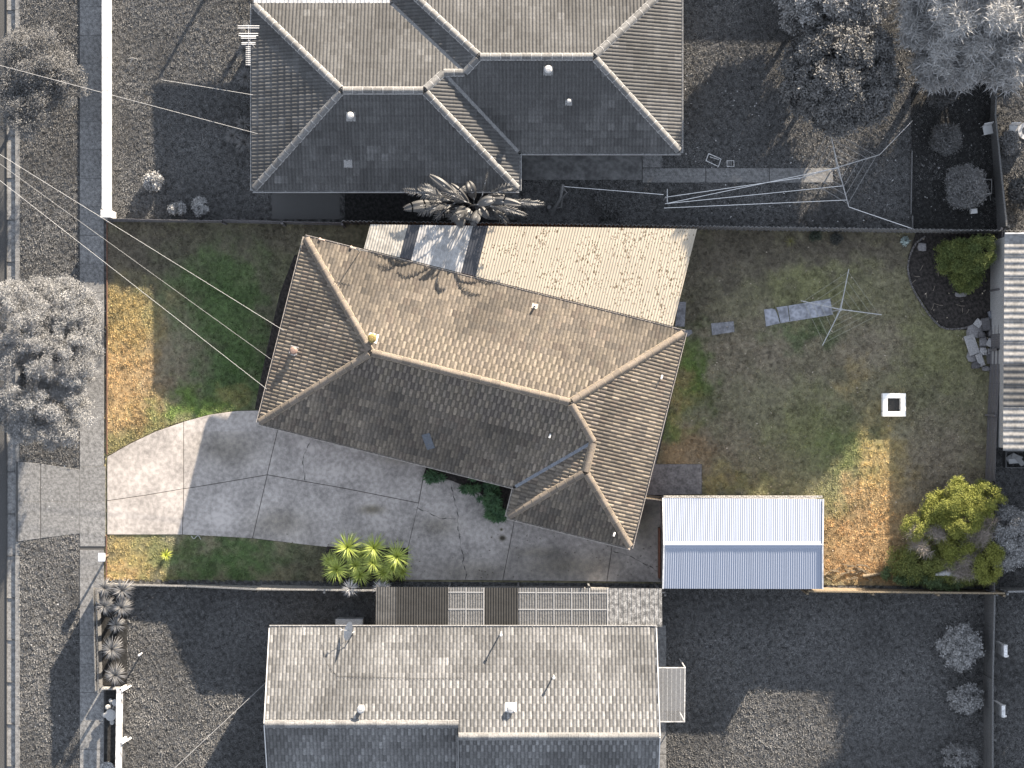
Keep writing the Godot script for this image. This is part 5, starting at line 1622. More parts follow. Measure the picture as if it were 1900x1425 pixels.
	shrub("lawn_bush", "smaller grey bush below the broad one at the paling fence", 1785, 1290, Vector3(0.8, 0.7, 0.7), Color(0.136, 0.136, 0.136), Color(0.183, 0.183, 0.183), 50, 20, 0.11, broad)
	shrub("lawn_bush", "thin twiggy grey bush farthest along the wavering paling fence", 1775, 1400, Vector3(0.8, 0.6, 0.7), Color(0.114, 0.114, 0.114), Color(0.153, 0.153, 0.153), 36, 14, 0.11, broad)
	shrub("silver_plant", "tiny pale silver plant beside the bed edging under the fence", 1678, 448, Vector3(0.13, 0.1, 0.13), Color(0.238, 0.282, 0.273), Color(0.319, 0.378, 0.366), 16, 12, 0.09, broad, "", "plant")
	shrub("pot_plant", "small dark tuft under the cement sheet fence beside the spiky grass", 1512, 440, Vector3(0.25, 0.2, 0.25), Color(0.035, 0.044, 0.031), Color(0.047, 0.059, 0.041), 16, 16, 0.1, small, "", "plant")
	shrub("pot_plant", "second dark tuft along the cement sheet fence toward the corner bed", 1550, 444, Vector3(0.28, 0.2, 0.25), Color(0.035, 0.037, 0.033), Color(0.047, 0.05, 0.044), 16, 16, 0.1, small, "", "plant")
	# prickly pear by the footpath
	base = P(207, 1320)
	var pp := thing("prickly_pear", base, "pale prickly pear cactus between the footpath and white rail fence", "cactus")
	for s in [[205, 1327, 0.55, 11], [214, 1304, 0.5, 7], [200, 1312, 0.4, 5], [221, 1305, 0.35, 4], [195, 1327, 0.35, 5], [218, 1320, 0.45, 6], [208, 1340, 0.3, 5], [205, 1300, 0.3, 4]]:
		var b := MB.new()
		var rr: float = s[3] / S
		var bs := Basis.from_euler(Vector3(rng.randf_range(-0.5, 0.5), 0, rng.randf_range(-0.5, 0.5)))
		b.lathe(P(s[0], s[1], s[2]), [Vector2(0, -0.035), Vector2(rr * 0.7, -0.03), Vector2(rr, 0), Vector2(rr * 0.7, 0.03), Vector2(0, 0.035)], 14, bs)
		b.tube([base, P(s[0], s[1], s[2])], [0.05, 0.03], 6)
		part(pp, "pad", b, mat(grey(0.45), 0.7, T.fine, 3.0))
	var pot := MB.new()
	pot.lathe(P(203, 1424), [Vector2(0.18, 0.0), Vector2(0.3, 0.35), Vector2(0.34, 0.36), Vector2(0.34, 0.42), Vector2(0.27, 0.42), Vector2(0.25, 0.34), Vector2(0, 0.34)], 22)
	single("garden_urn", P(203, 1424), pot, mat(grey(0.5), 0.8, T.dirt, 1.5), "pale round garden urn at the foot of the verge bed", "urn")

# ---------------------------------------------------------------- small things
func cable(label: String, pts: Array, r: float, sag: float, m: Material) -> void:
	var a := P(pts[0], pts[1], pts[2]); var b := P(pts[3], pts[4], pts[5])
	var l := []
	for i in 17:
		var t := i / 16.0
		l.append(a.lerp(b, t) + Vector3(0, -sag * 4.0 * t * (1.0 - t), 0))
	var mb := MB.new()
	mb.tube(l, [r], 6)
	single("power_cable", a, mb, m, label, "cable")
func clothesline(label: String, hub: Array, ends: Array, h: float, m: Material, wm: Material, steps: Array) -> void:
	var c := P(hub[0], hub[1], h)
	var g := Vector3(c.x, 0, c.z)
	var t := thing("rotary_clothesline", g, label, "clothesline")
	var b := MB.new()
	b.tube([g, Vector3(c.x, h + 0.08, c.z)], [0.032], 10)
	b.lathe(g, [Vector2(0.07, h - 0.35), Vector2(0.055, h - 0.05), Vector2(0.07, h + 0.02), Vector2(0, h + 0.1)], 12)
	part(t, "pole", b, m)
	var tips := []
	for e in ends:
		var q := P(e[0], e[1], h + 0.12)
		tips.append(q)
		var ar := MB.new()
		ar.tube([c, q], [0.024, 0.02], 8)
		ar.tube([Vector3(c.x, h - 0.32, c.z), c.lerp(q, 0.42)], [0.014, 0.014], 7)
		part(t, "arm", ar, m)
	for s in steps:
		var w := MB.new()
		for i in tips.size():
			w.tube([c.lerp(tips[i], s), c.lerp(tips[(i + 1) % tips.size()], s)], [0.007], 4)
		part(t, "washing_line", w, wm)
func rock(at: Vector3, s: Vector3, seed_: int) -> MB:
	var r := RandomNumberGenerator.new()
	r.seed = seed_
	var b := MB.new()
	var lat := 5
	var lon := 8
	var pts := []
	for i in lat + 1:
		var row := []
		for j in lon:
			var th := PI * i / lat; var ph := TAU * j / lon
			var k := r.randf_range(0.8, 1.15)
			var d := Vector3(sin(th) * cos(ph), cos(th), sin(th) * sin(ph))
			d = Vector3(signf(d.x) * pow(absf(d.x), 0.65), signf(d.y) * pow(absf(d.y), 0.5), signf(d.z) * pow(absf(d.z), 0.65))
			if i == 0 or i == lat: k = 1.0
			row.append(at + d * s * k)
		pts.append(row)
	for i in lat:
		for j in lon:
			b.quad(pts[i][(j + 1) % lon], pts[i + 1][(j + 1) % lon], pts[i + 1][j], pts[i][j])
	return b
func make_things() -> void:
	# overhead cables
	var wm := mat(grey(0.42), 0.5)
	cable("white service cable running to the gutter of the grey tiled house", [-330, 34, 5.8, 478, 248, 2.95], 0.007, 0.0, wm)
	cable("upper service cable crossing the front lawn to the askew house", [-330, 82, 5.9, 526, 613, 2.85], 0.007, 0.0, wm)
	cable("lower service cable reaching the askew house near the driveway", [-330, 77, 5.9, 495, 722, 2.85], 0.007, 0.0, wm)
	cable("hair thin telephone cable over the middle of the front lawn", [-200, 160, 5.5, 502, 666, 2.85], 0.006, 0.0, mat(grey(0.3), 0.6))
	cable("slim cable from the grey gable house toward the street", [494, 1266, 2.8, 180, 1560, 4.8], 0.007, 0.0, wm)
	cable("hair thin cable ending at the street gutter of the grey tiled house", [300, 148, 4.4, 469, 176, 2.85], 0.007, 0.0, mat(grey(0.4), 0.6))
	# antenna over the street eave of the grey tiled house
	var at := P(462, 76, 4.2)
	var an := thing("roof_antenna", Vector3(at.x + 0.02, EAVE + 0.05, at.z), "large pale roof antenna over the grey tiled house gutter", "antenna")
	var b := MB.new()
	b.tube([Vector3(at.x + 0.02, EAVE - 0.1, at.z), Vector3(at.x + 0.02, 4.3, at.z)], [0.022], 8)
	part(an, "mast", b, M.galv)
	b = MB.new()
	b.tube([P(461, 46, 4.2), P(462, 122, 4.2)], [0.016], 6)
	part(an, "boom", b, M.galv)
	for s in [[48, 20], [52, 20], [62, 18], [66, 18], [68, 14], [71, 14], [79, 13], [82, 13]]:
		b = MB.new()
		b.tube([P(461 - s[1], s[0], 4.22), P(461 + s[1], s[0], 4.22)], [0.012], 6)
		part(an, "element", b, M.wire)
	for i in 10:
		b = MB.new()
		b.tube([P(456, 87 + i * 3.7, 4.22), P(465, 87 + i * 3.7, 4.22)], [0.01], 5)
		part(an, "element", b, M.wire)
	# antenna on the north gutter of the askew house
	at = P(663, 462, 3.9)
	an = thing("small_antenna", Vector3(at.x, EAVE + 0.1, at.z), "small dark roof antenna above the pergola end of the askew house", "antenna")
	b = MB.new()
	b.tube([Vector3(at.x, EAVE + 0.02, at.z + 0.05), Vector3(at.x, 4.0, at.z)], [0.02], 8)
	part(an, "mast", b, M.galv_dark)
	b = MB.new()
	b.tube([at + Vector3(-0.25, 0, -0.02), at + Vector3(0.45, 0, 0.1)], [0.014], 6)
	part(an, "boom", b, M.galv_dark)
	for i in 6:
		b = MB.new()
		var o := at + Vector3(-0.22 + i * 0.12, 0, -0.02 + i * 0.02)
		b.tube([o + Vector3(-0.02, -0.16, 0), o + Vector3(0.02, 0.16, 0)], [0.008], 5)
		part(an, "element", b, M.galv_dark)
	for s in [[594, 444], [652, 459]]:
		b = MB.new()
		var o := P(s[0], s[1], EAVE)
		b.lathe(o + Vector3(0, 0.02, 0), [Vector2(0.05, 0), Vector2(0.06, 0.08), Vector2(0.03, 0.14), Vector2(0, 0.15)], 10)
		b.tube([o + Vector3(0, 0.04, 0), o + Vector3(0.2, 0.04, 0.05)], [0.02], 6)
		single("flood_light", o, b, mat(lin(0.6, 0.45, 0.35), 0.6), "small buff light fitting on the pergola side gutter of the askew house", "light", "light fittings on the gutter")
	# satellite dish
	at = P(650, 1172, 3.4)
	var ds := thing("satellite_dish", Vector3(at.x, EAVE + 0.1, at.z + 0.1), "grey satellite dish standing over the gutter of the gable house", "dish")
	b = MB.new()
	b.tube([Vector3(at.x + 0.1, EAVE, at.z + 0.08), Vector3(at.x + 0.1, 3.3, at.z + 0.08), at + Vector3(0.02, 0, 0)], [0.025], 8)
	part(ds, "mast", b, M.galv)
	b = MB.new()
	var fd := Vector3(-0.82, 0.45, -0.25).normalized()
	var by := -fd
	var bx := by.cross(Vector3.UP).normalized()
	var bs := Basis(bx, by, bx.cross(by))
	var prof := []
	for i in 7: prof.append(Vector2(0.40 * i / 6.0, -0.10 * pow(i / 6.0, 2.0)))
	b.lathe(at, prof, 24, bs)
	part(ds, "reflector", b, M.galv)
	b = MB.new()
	b.tube([at + Vector3(0, -0.2, 0), at + fd * 0.42], [0.012], 6)
	b.box(at + fd * 0.44, Vector3(0.07, 0.07, 0.1), bs)
	part(ds, "feed_arm", b, M.galv)
	# air conditioner below it
	b = MB.new()
	var ac := P(648, 1159, 0.8)
	b.box(Vector3(ac.x, 0.45, ac.z - 0.05), Vector3(1.2, 0.8, 0.4), Basis(), 0.02)
	var acu := thing("air_conditioner", Vector3(ac.x, 0, ac.z), "boxy grey air conditioner under the gable house gutter", "appliance")
	part(acu, "casing", b, M.galv)
	b = MB.new()
	b.lathe(Vector3(ac.x, 0.45, ac.z - 0.26), [Vector2(0.28, 0), Vector2(0.26, 0.02), Vector2(0, 0.02)], 18, Basis(Vector3.RIGHT, -PI / 2))
	part(acu, "fan_grille", b, M.galv_dark)
	# clotheslines
	clothesline("rotary clothesline with four bare arms on the shaded back lawn", [1560, 574], [[1575, 499], [1636, 584], [1526, 641], [1486, 558]], 1.85, M.galv, mat(lin(0.3, 0.3, 0.24), 0.7), [0.28, 0.5, 0.72, 0.93])
	clothesline("rotary clothesline tied with extra lines in the grey yard", [1555, 310], [[1538, 235], [1632, 287], [1575, 384], [1484, 330]], 1.85, M.galv, mat(grey(0.35), 0.7), [0.3, 0.5, 0.7, 0.92])
	var ps := thing("line_post", P(1231, 372), "thin post with crossbar holding washing lines beside the cement fence", "post")
	b = MB.new()
	var pb := P(1231, 372)
	b.tube([pb, pb + Vector3(0, 1.9, 0)], [0.03], 8)
	part(ps, "pole", b, M.galv)
	b = MB.new()
	b.tube([pb + Vector3(0, 1.85, -0.3), pb + Vector3(0, 1.85, 0.3)], [0.022], 8)
	part(ps, "crossbar", b, M.galv)
	for s in [[1234, 366, 1484, 330], [1234, 378, 1562, 345], [1232, 386, 1572, 371], [1240, 377, 1555, 311]]:
		b = MB.new()
		var p0 := P(s[0], s[1], 1.85); var p1 := P(s[2], s[3], 1.95)
		b.tube([p0, p1], [0.012], 5)
		single("washing_line", p0, b, M.wire, "white washing line strung from the crossbar post to the rotary arms", "line", "washing lines from the post")
	for s in [[1632, 287, 1693, 224, 1.95, 0.4, "long prop line from the rotary arm toward the feathery tree"], [1575, 384, 1692, 424, 1.95, 1.5, "long prop line from the rotary arm to the cement fence"], [1046, 346, 1231, 361, 1.2, 1.85, "thin line from the bare branch to the crossbar post"]]:
		b = MB.new()
		b.tube([P(s[0], s[1], s[4]), P(s[2], s[3], s[5])], [0.013], 5)
		single("washing_line", P(s[0], s[1], s[4]), b, M.wire, s[6], "line")
	# slabs let into the back lawn
	var pth := thing("slab_path", P(1480, 582), "short bluish concrete path in pieces beside the rotary clothesline", "path")
	slab(pth, [1417, 574, 1433, 572, 1438, 574, 1442, 582, 1447, 600, 1421, 606], M.concrete_blue, 0.004, 0.05)
	slab(pth, [1440, 570, 1461, 567, 1465, 597, 1448, 600, 1444, 582], M.concrete_blue, 0.004, 0.05)
	slab(pth, [1462, 567, 1540, 554, 1546, 584, 1466, 597], M.concrete_blue, 0.004, 0.05)
	for s in [[[1319, 600, 1361, 596, 1363, 616, 1321, 622], "flat oblong stepping slab alone on the back lawn", "stepping_slab"], [[1258, 560, 1273, 560, 1270, 606, 1252, 606], "blue grey slab beside the pergola end", "edge_slab"], [[1268, 612, 1283, 612, 1285, 618, 1276, 625, 1266, 622], "small broken slab at the house corner near the pergola", "broken_slab"]]:
		var q := MB.new()
		var pl := polyP(s[0])
		no_grass.append(pl)
		q.prism(pl, -0.05, 0.045, 0.01)
		single(s[2], P(s[0][0], s[0][1]), q, mat(lin(0.25, 0.25, 0.265), 0.9, T.soft, 0.8), s[1], "slab")
	# white square surround
	var cc := P2(1656, 751)
	var sq := thing("square_surround", P(1656, 751), "white square concrete surround with a dark hollow centre on the lawn", "surround")
	var hw := 0.51
	var iw := 0.29
	for s in [[Vector3(0, 0, -(hw + iw) * 0.5), Vector3(hw * 2, 0.36, hw - iw)], [Vector3(0, 0, (hw + iw) * 0.5), Vector3(hw * 2, 0.36, hw - iw)], [Vector3(-(hw + iw) * 0.5, 0, 0), Vector3(hw - iw, 0.36, iw * 2 - 0.004)], [Vector3((hw + iw) * 0.5, 0, 0), Vector3(hw - iw, 0.36, iw * 2 - 0.004)]]:
		b = MB.new()
		b.box(Vector3(cc.x, 0.18, cc.y) + s[0], s[1], Basis(), 0.012)
		part(sq, "side", b, mat(lin(0.80, 0.79, 0.76), 0.7))
	b = MB.new()
	b.box(Vector3(cc.x, 0.02, cc.y), Vector3(iw * 2, 0.03, iw * 2))
	part(sq, "ash_bed", b, mat(lin(0.10, 0.10, 0.10), 0.95, T.rough, 3.0))
	no_grass.append(polyP([1633, 728, 1679, 728, 1679, 774, 1633, 774]))
	# rubble heap by the back fence
	var lbl := "lump of broken concrete in the rubble heap by the back fence"
	var rb := [[1806, 615, 18, 16, 0.2, 0], [1800, 640, 12, 22, 0.3, 1], [1826, 602, 9, 14, 0.2, 1], [1822, 634, 8, 12, 0.5, 0], [1836, 637, 9, 9, -0.5, 1], [1838, 618, 8, 8, 0.1, 0], [1803, 662, 12, 14, 0.1, 0], [1815, 668, 7, 14, 0.35, 1], [1832, 665, 5, 12, 0.05, 1], [1834, 652, 5, 6, 0.1, 1], [1822, 652, 8, 10, 0.2, 0], [1808, 678, 10, 8, 0.4, 0], [1828, 684, 10, 6, 0.0, 0], [1812, 600, 8, 8, 0.9, 1], [1818, 622, 7, 7, 0.3, 0]]
	for i in rb.size():
		var s: Array = rb[i]
		var g := P2(s[0], s[1])
		var sz := Vector3(s[2] / S, 0.10 + 0.07 * (i % 3), s[3] / S)
		var q: MB
		if s[5] == 1:
			q = MB.new()
			q.box(Vector3(g.x, 0.22 + 0.03 * (i % 4), g.y), Vector3(sz.x * 1.7, 0.09, sz.z * 1.7), Basis.from_euler(Vector3(rng.randf_range(-0.2, 0.2), s[4], rng.randf_range(-0.2, 0.2))), 0.012)
		else:
			q = rock(Vector3(g.x, sz.y * 0.8, g.y), sz * Vector3(0.9, 1.0, 0.9), 100 + i)
		single("concrete_lump", Vector3(g.x, 0, g.y), q, [M.stone, mat(lin(0.48, 0.47, 0.47), 0.9, T.fine, 1.3), mat(lin(0.13, 0.125, 0.13), 0.9, T.fine, 1.3)][i % 3], (lbl if s[5] == 0 else "flat broken slab piece tipped in the rubble heap by the back fence"), "rubble", "broken concrete by the back fence" if s[5] == 0 else "broken slab pieces by the back fence")
	b = MB.new()
	b.tube([P(1834, 578) + Vector3(0, 0.12, 0), P(1838, 592) + Vector3(0, 0.14, 0)], [0.09], 12)
	single("pipe_offcut", P(1836, 585), b, mat(lin(0.2, 0.21, 0.24), 0.7, T.fine, 2.0), "short grey pipe offcut leaning by the rubble heap", "pipe")
	b = rock(P(1781, 547) + Vector3(0, 0.1, 0), Vector3(0.27, 0.08, 0.12), 71)
	single("bed_stone", P(1781, 547), b, M.stone, "flat pale stone lying below the yellow green shrub", "stone")
	b = rock(P(1710, 459) + Vector3(0, 0.12, 0), Vector3(0.19, 0.14, 0.2), 72)
	single("bed_boulder", P(1710, 459), b, M.stone, "rounded grey stone at the top of the corner bed", "stone")
	# edging of the corner bed, one stone after another
	var ed := thing("bed_edging", P(1690, 520), "curved row of edging stones around the mulched corner bed", "edging")
	var line := [1716, 438, 1700, 450, 1692, 462, 1688, 474, 1684, 490, 1684, 504, 1687, 518, 1691, 530, 1697, 544, 1707, 560, 1716, 574, 1726, 588, 1735, 598, 1744, 606, 1754, 610, 1768, 611, 1782, 610, 1796, 607]
	var em := [mat(lin(0.24, 0.225, 0.22), 0.9, T.dirt, 1.5), mat(lin(0.19, 0.175, 0.17), 0.9, T.dirt, 1.5)]
	for i in range(0, line.size() - 2, 2):
		var p0 := P(line[i], line[i + 1]); var p1 := P(line[i + 2], line[i + 3])
		var n := maxi(1, int(round(p0.distance_to(p1) / 0.17)))
		for k in n:
			var c := p0.lerp(p1, (k + 0.5) / n)
			var q := MB.new()
			var d := (p1 - p0).normalized()
			q.box(c + Vector3(0, 0.06, 0), Vector3(0.085, 0.12 + rng.randf_range(-0.02, 0.02), p0.distance_to(p1) / n * 0.9), Basis(Vector3.UP.cross(d), Vector3.UP, d) * Basis.from_euler(Vector3(rng.randf_range(-0.06, 0.06), rng.randf_range(-0.15, 0.15), rng.randf_range(-0.1, 0.1))), 0.015)
			part(ed, "stone", q, em[rng.randi() % 2])
	# fallen sticks on that bed
	for i in 16:
		var g := P(rng.randf_range(1695, 1800), rng.randf_range(470, 600), 0.0)
		var a := rng.randf() * TAU
		var ln := rng.randf_range(0.12, 0.45)
		b = MB.new()
		b.tube([g + Vector3(0, 0.07, 0), g + Vector3(cos(a) * ln * 0.5, 0.085, sin(a) * ln * 0.5 + 0.03), g + Vector3(cos(a) * ln, 0.07, sin(a) * ln)], [0.009, 0.008, 0.005], 5)
		single("stick", g, b, mat(lin(0.27, 0.23, 0.19), 0.9), "thin dry stick lying on the soil of the corner bed", "stick", "sticks on the corner bed")
	# dry timber by the orange fence
	for i in 26:
		var g := P(rng.randf_range(1532, 1612), rng.randf_range(1048, 1074))
		var a := rng.randf_range(-0.7, 0.9)
		var ln := rng.randf_range(0.15, 0.5)
		b = MB.new()
		b.bar(g + Vector3(-cos(a) * ln * 0.5, rng.randf_range(0.03, 0.12), -sin(a) * ln * 0.5), g + Vector3(cos(a) * ln * 0.5, rng.randf_range(0.03, 0.16), sin(a) * ln * 0.5), rng.randf_range(0.02, 0.07), 0.025)
		single("timber_scrap", g, b, M.timber, "dry split timber scrap heaped at the foot of the orange fence", "wood", "timber scraps by the orange fence")
	b = MB.new()
	b.tube([P(1600, 1069) + Vector3(0, 0.09, 0), P(1636, 1064) + Vector3(0, 0.1, 0)], [0.085, 0.075], 10)
	single("log", P(1618, 1066), b, M.timber, "thick weathered log beside the timber scraps", "log")
	b = MB.new()
	b.tube([P(1735, 1066, 1.1), P(1757, 1062, 1.2), P(1780, 1068, 1.15)], [0.05, 0.16, 0.05], 10)
	b.tube([P(1755, 1066), P(1757, 1064, 1.15)], [0.03], 6)
	single("covered_post", P(1757, 1064), b, mat(grey(0.5), 0.6, T.fine, 2.0), "pale hooded post poking through the creeper by the fence", "post")
	# fallen paling between house and shed
	var gt := thing("side_gate", P(1218, 921), "narrow weathered timber gate between the house wing and the shed", "gate")
	for i in 2:
		b = MB.new()
		b.bar(P(1158, 913 + i * 2.0) + Vector3(0, 0.4 + i * 1.1, 0), P(1230, 922 + i * 2.0) + Vector3(0, 0.4 + i * 1.1, 0), 0.05, 0.07)
		part(gt, "rail", b, M.timber)
	b = MB.new()
	for i in 17:
		var g := P(1160 + i * 4.2, 916.5 + i * 0.5)
		b.box(g + Vector3(0, 0.85, 0), Vector3(0.094, 1.7 + rng.randf_range(-0.02, 0.02), 0.016))
	part(gt, "palings", b, M.timber_old).set_meta("kind", "stuff")
	# letterbox
	var lb := thing("letterbox", P(201, 1030), "white letterbox on a short post at the front lawn edge", "letterbox")
	b = MB.new()
	b.box(P(201, 1030) + Vector3(0, 0.45, 0), Vector3(0.07, 0.9, 0.07))
	part(lb, "post", b, M.timber)
	b = MB.new()
	b.box(P(200, 1029) + Vector3(0, 1.0, 0), Vector3(0.24, 0.22, 0.30), Basis(), 0.015)
	part(lb, "box", b, mat(lin(0.6, 0.63, 0.7), 0.4))
	b = MB.new()
	b.box(P(200, 1029) + Vector3(0, 1.13, 0), Vector3(0.3, 0.025, 0.36), Basis(), 0.008)
	part(lb, "lid", b, mat(lin(0.62, 0.66, 0.74), 0.4))
	# letterbox of the gable house and lawn stake
	b = MB.new()
	b.tube([P(263, 1212), P(263, 1212) + Vector3(0, 0.55, 0)], [0.035], 8)
	b.lathe(P(263, 1212), [Vector2(0.05, 0.5), Vector2(0.05, 0.58), Vector2(0, 0.6)], 10)
	single("garden_tap", P(263, 1212), b, M.white, "short white tap post on the sunny grey lawn", "tap")
	# brackets on the far side of the wavering fence
	for s in [[1849, 1199, "white angled fence stay beside the broad pale bush"], [1845, 1309, "white angled fence stay beside the smaller grey bush"]]:
		b = MB.new()
		var g := P2(s[0], s[1])
		b.box(Vector3(g.x, 0.7, g.y), Vector3(0.16, 1.4, 0.5), Basis(), 0.01)
		b.bar(Vector3(g.x, 1.3, g.y + 0.25), Vector3(g.x + 0.22, 1.0, g.y + 0.27), 0.08, 0.06)
		b.bar(Vector3(g.x, 1.3, g.y - 0.25), Vector3(g.x + 0.15, 1.1, g.y - 0.2), 0.06, 0.05)
		single("fence_stay", Vector3(g.x, 0, g.y), b, M.white, s[2], "stay")
	# bare branch, frames and chairs in the grey yard
	b = MB.new()
	b.tube([P(1024, 396), P(1030, 385, 0.35), P(1040, 368, 0.9), P(1045, 342, 1.3)], [0.14, 0.09, 0.06, 0.07], 9)
	b.tube([P(1030, 386, 0.3), P(1042, 384, 0.5), P(1043, 366, 0.8), P(1052, 357, 1.0), P(1044, 348, 1.2)], [0.05, 0.05, 0.04, 0.04, 0.03], 8)
	b.tube([P(1022, 392), P(1019, 384, 0.3)], [0.16, 0.10], 9)
	single("bare_branch", P(1024, 396), b, mat(grey(0.33), 0.9, T.rough, 1.5), "pale forked bare branch standing in the dark side bed", "branch")
	var fr := thing("frame_trolley", P(1324, 296), "white tube frame lying on the lawn near the garden path", "frame")
	var c4 := [P(1315, 285, 0.35), P(1338, 295, 0.35), P(1333, 309, 0.35), P(1310, 298, 0.35)]
	for i in 4:
		b = MB.new()
		b.tube([c4[i], c4[(i + 1) % 4]], [0.018], 7)
		part(fr, "tube", b, M.white)
		b = MB.new()
		b.tube([Vector3(c4[i].x, 0, c4[i].z), c4[i]], [0.015], 6)
		part(fr, "leg", b, M.white)
	b = MB.new()
	b.tube([P(1317, 291, 0.36), P(1334, 296, 0.36)], [0.014], 6)
	part(fr, "tube", b, M.white)
	var cr := thing("wire_basket", P(1356, 303), "small white wire basket next to the tube frame", "basket")
	for hh in [0.02, 0.12, 0.22]:
		b = MB.new()
		var q4 := [P(1349, 298, hh), P(1362, 298, hh), P(1362, 309, hh), P(1349, 309, hh)]
		for i in 4: b.tube([q4[i], q4[(i + 1) % 4]], [0.012], 5)
		part(cr, "rim", b, M.white)
	b = MB.new()
	for i in 4: b.tube([P(1351 + i * 3.3, 298, 0.02), P(1351 + i * 3.3, 309, 0.03)], [0.008], 5)
	part(cr, "base_wires", b, M.white)
	for s in [[1828, 243, 0.2, "pale plastic chair tipped against the leaning fence"], [1876, 243, 0.0, "pale square plastic chair behind the leaning fence"]]:
		var ch := thing("plastic_chair", P(s[0], s[1]), s[3], "chair")
		var g := P2(s[0], s[1])
		var bb := Basis(Vector3.UP, s[2])
		b = MB.new()
		b.box(Vector3(g.x, 0.42, g.y), Vector3(0.42, 0.03, 0.42), bb, 0.01)
		part(ch, "seat", b, mat(grey(0.4), 0.5))
		b = MB.new()
		b.box(Vector3(g.x, 0.62, g.y) + bb * Vector3(0, 0, -0.21), Vector3(0.42, 0.42, 0.03), bb * Basis(Vector3.RIGHT, -0.2), 0.01)
		part(ch, "backrest", b, mat(grey(0.45), 0.5))
		for i in 4:
			b = MB.new()
			b.box(Vector3(g.x, 0.2, g.y) + bb * Vector3(0.18 * (1 if i & 1 else -1), 0, 0.18 * (1 if i & 2 else -1)), Vector3(0.035, 0.4, 0.035), bb)
			part(ch, "leg", b, mat(grey(0.4), 0.5))
	b = MB.new()
	b.lathe(P(1898, 246), [Vector2(0.3, 0), Vector2(0.36, 0.5), Vector2(0.38, 0.52), Vector2(0.2, 0.5), Vector2(0.17, 0.1), Vector2(0, 0.1)], 20)
	single("round_tub", P(1898, 246), b, mat(grey(0.35), 0.6), "round grey tub next to the square plastic chair", "tub")
	var wf := thing("wire_cage", P(1831, 346), "flat wire framed cage leaning by the ball shrub", "cage")
	var c5 := [P(1824, 333, 0.3), P(1840, 333, 0.3), P(1840, 359, 0.3), P(1824, 359, 0.3)]
	for i in 4:
		b = MB.new()
		b.tube([c5[i], c5[(i + 1) % 4]], [0.015], 6)
		part(wf, "tube", b, M.galv)
		b = MB.new()
		b.tube([Vector3(c5[i].x, 0, c5[i].z), c5[i]], [0.012], 5)
		part(wf, "leg", b, M.galv)
	b = MB.new()
	b.tube([P(1828, 337, 0.32), P(1836, 356, 0.32), P(1838, 372, 0.05)], [0.012], 5)
	part(wf, "handle", b, M.galv)
	b = MB.new()
	b.box(P(1804, 393) + Vector3(0, 0.16, 0), Vector3(0.3, 0.32, 0.22), Basis(Vector3.UP, 0.1), 0.02)
	single("plastic_crate", P(1804, 393), b, M.plastic_white, "small white plastic crate at the foot of the ball shrub", "crate")
	var bdm := mat(grey(0.30), 0.9, T.rough, 1.2)
	for s in [[1691, 280, 1689, 398, "long edging board down the side of the rear bed"], [1692, 400, 1692, 424, "short edging board meeting the cement fence"]]:
		b = MB.new()
		b.bar(P(s[0], s[1]) + Vector3(0, 0.08, 0), P(s[2], s[3]) + Vector3(0, 0.08, 0), 0.05, 0.16)
		single("edging_board", P(s[0], s[1]), b, bdm, s[4], "board")
	# odds and ends under the ribbed shed
	var bx2 := thing("junk_crate", P(1882, 852), "open crate of pale offcuts below the ribbed shed", "crate")
	for s in [[Vector3(0, 0, -0.36), Vector3(1.0, 0.4, 0.04)], [Vector3(0, 0, 0.36), Vector3(1.0, 0.4, 0.04)], [Vector3(-0.48, 0, 0), Vector3(0.04, 0.4, 0.67)], [Vector3(0.48, 0, 0), Vector3(0.04, 0.4, 0.67)]]:
		b = MB.new()
		b.box(P(1882, 852) + Vector3(0, 0.2, 0) + s[0], s[1])
		part(bx2, "side", b, mat(grey(0.12), 0.9))
	for i in 4:
		b = MB.new()
		b.box(P(1874 + i * 5, 848 + (i % 2) * 7) + Vector3(0, 0.15 + i * 0.05, 0), Vector3(0.45, 0.03, 0.22), Basis.from_euler(Vector3(0.1 * i - 0.1, 0.6 - i * 0.5, 0.1)))
		part(bx2, "offcut", b, mat(grey(0.45 if i == 1 else 0.25), 0.8))
	# paved roof-hose on the drive edge
	b = MB.new()
	var hp := []
	for i in 12: hp.append(P(355 + i * 1.6, 994 + sin(i * 0.6) * 4.0 + i * 0.5, 0.07))
	b.tube(hp, [0.012], 6)
	single("hose_offcut", P(362, 996), b, mat(grey(0.5), 0.6), "short curl of pale hose at the driveway edge", "hose")
	# fallen twig on the shaded front lawn
	b = MB.new()
	b.tube([P(237, 109, 0.15), P(245, 107, 0.2), P(256, 110, 0.12)], [0.012], 5)
	b.tube([P(245, 107, 0.2), P(240, 122, 0.05)], [0.015, 0.01], 5)
	b.tube([P(247, 108, 0.2), P(237, 126, 0.04)], [0.012, 0.01], 5)
	single("dead_twig", P(245, 115), b, mat(grey(0.25), 0.9), "small dead twig sticking up from the grey front lawn", "twig")

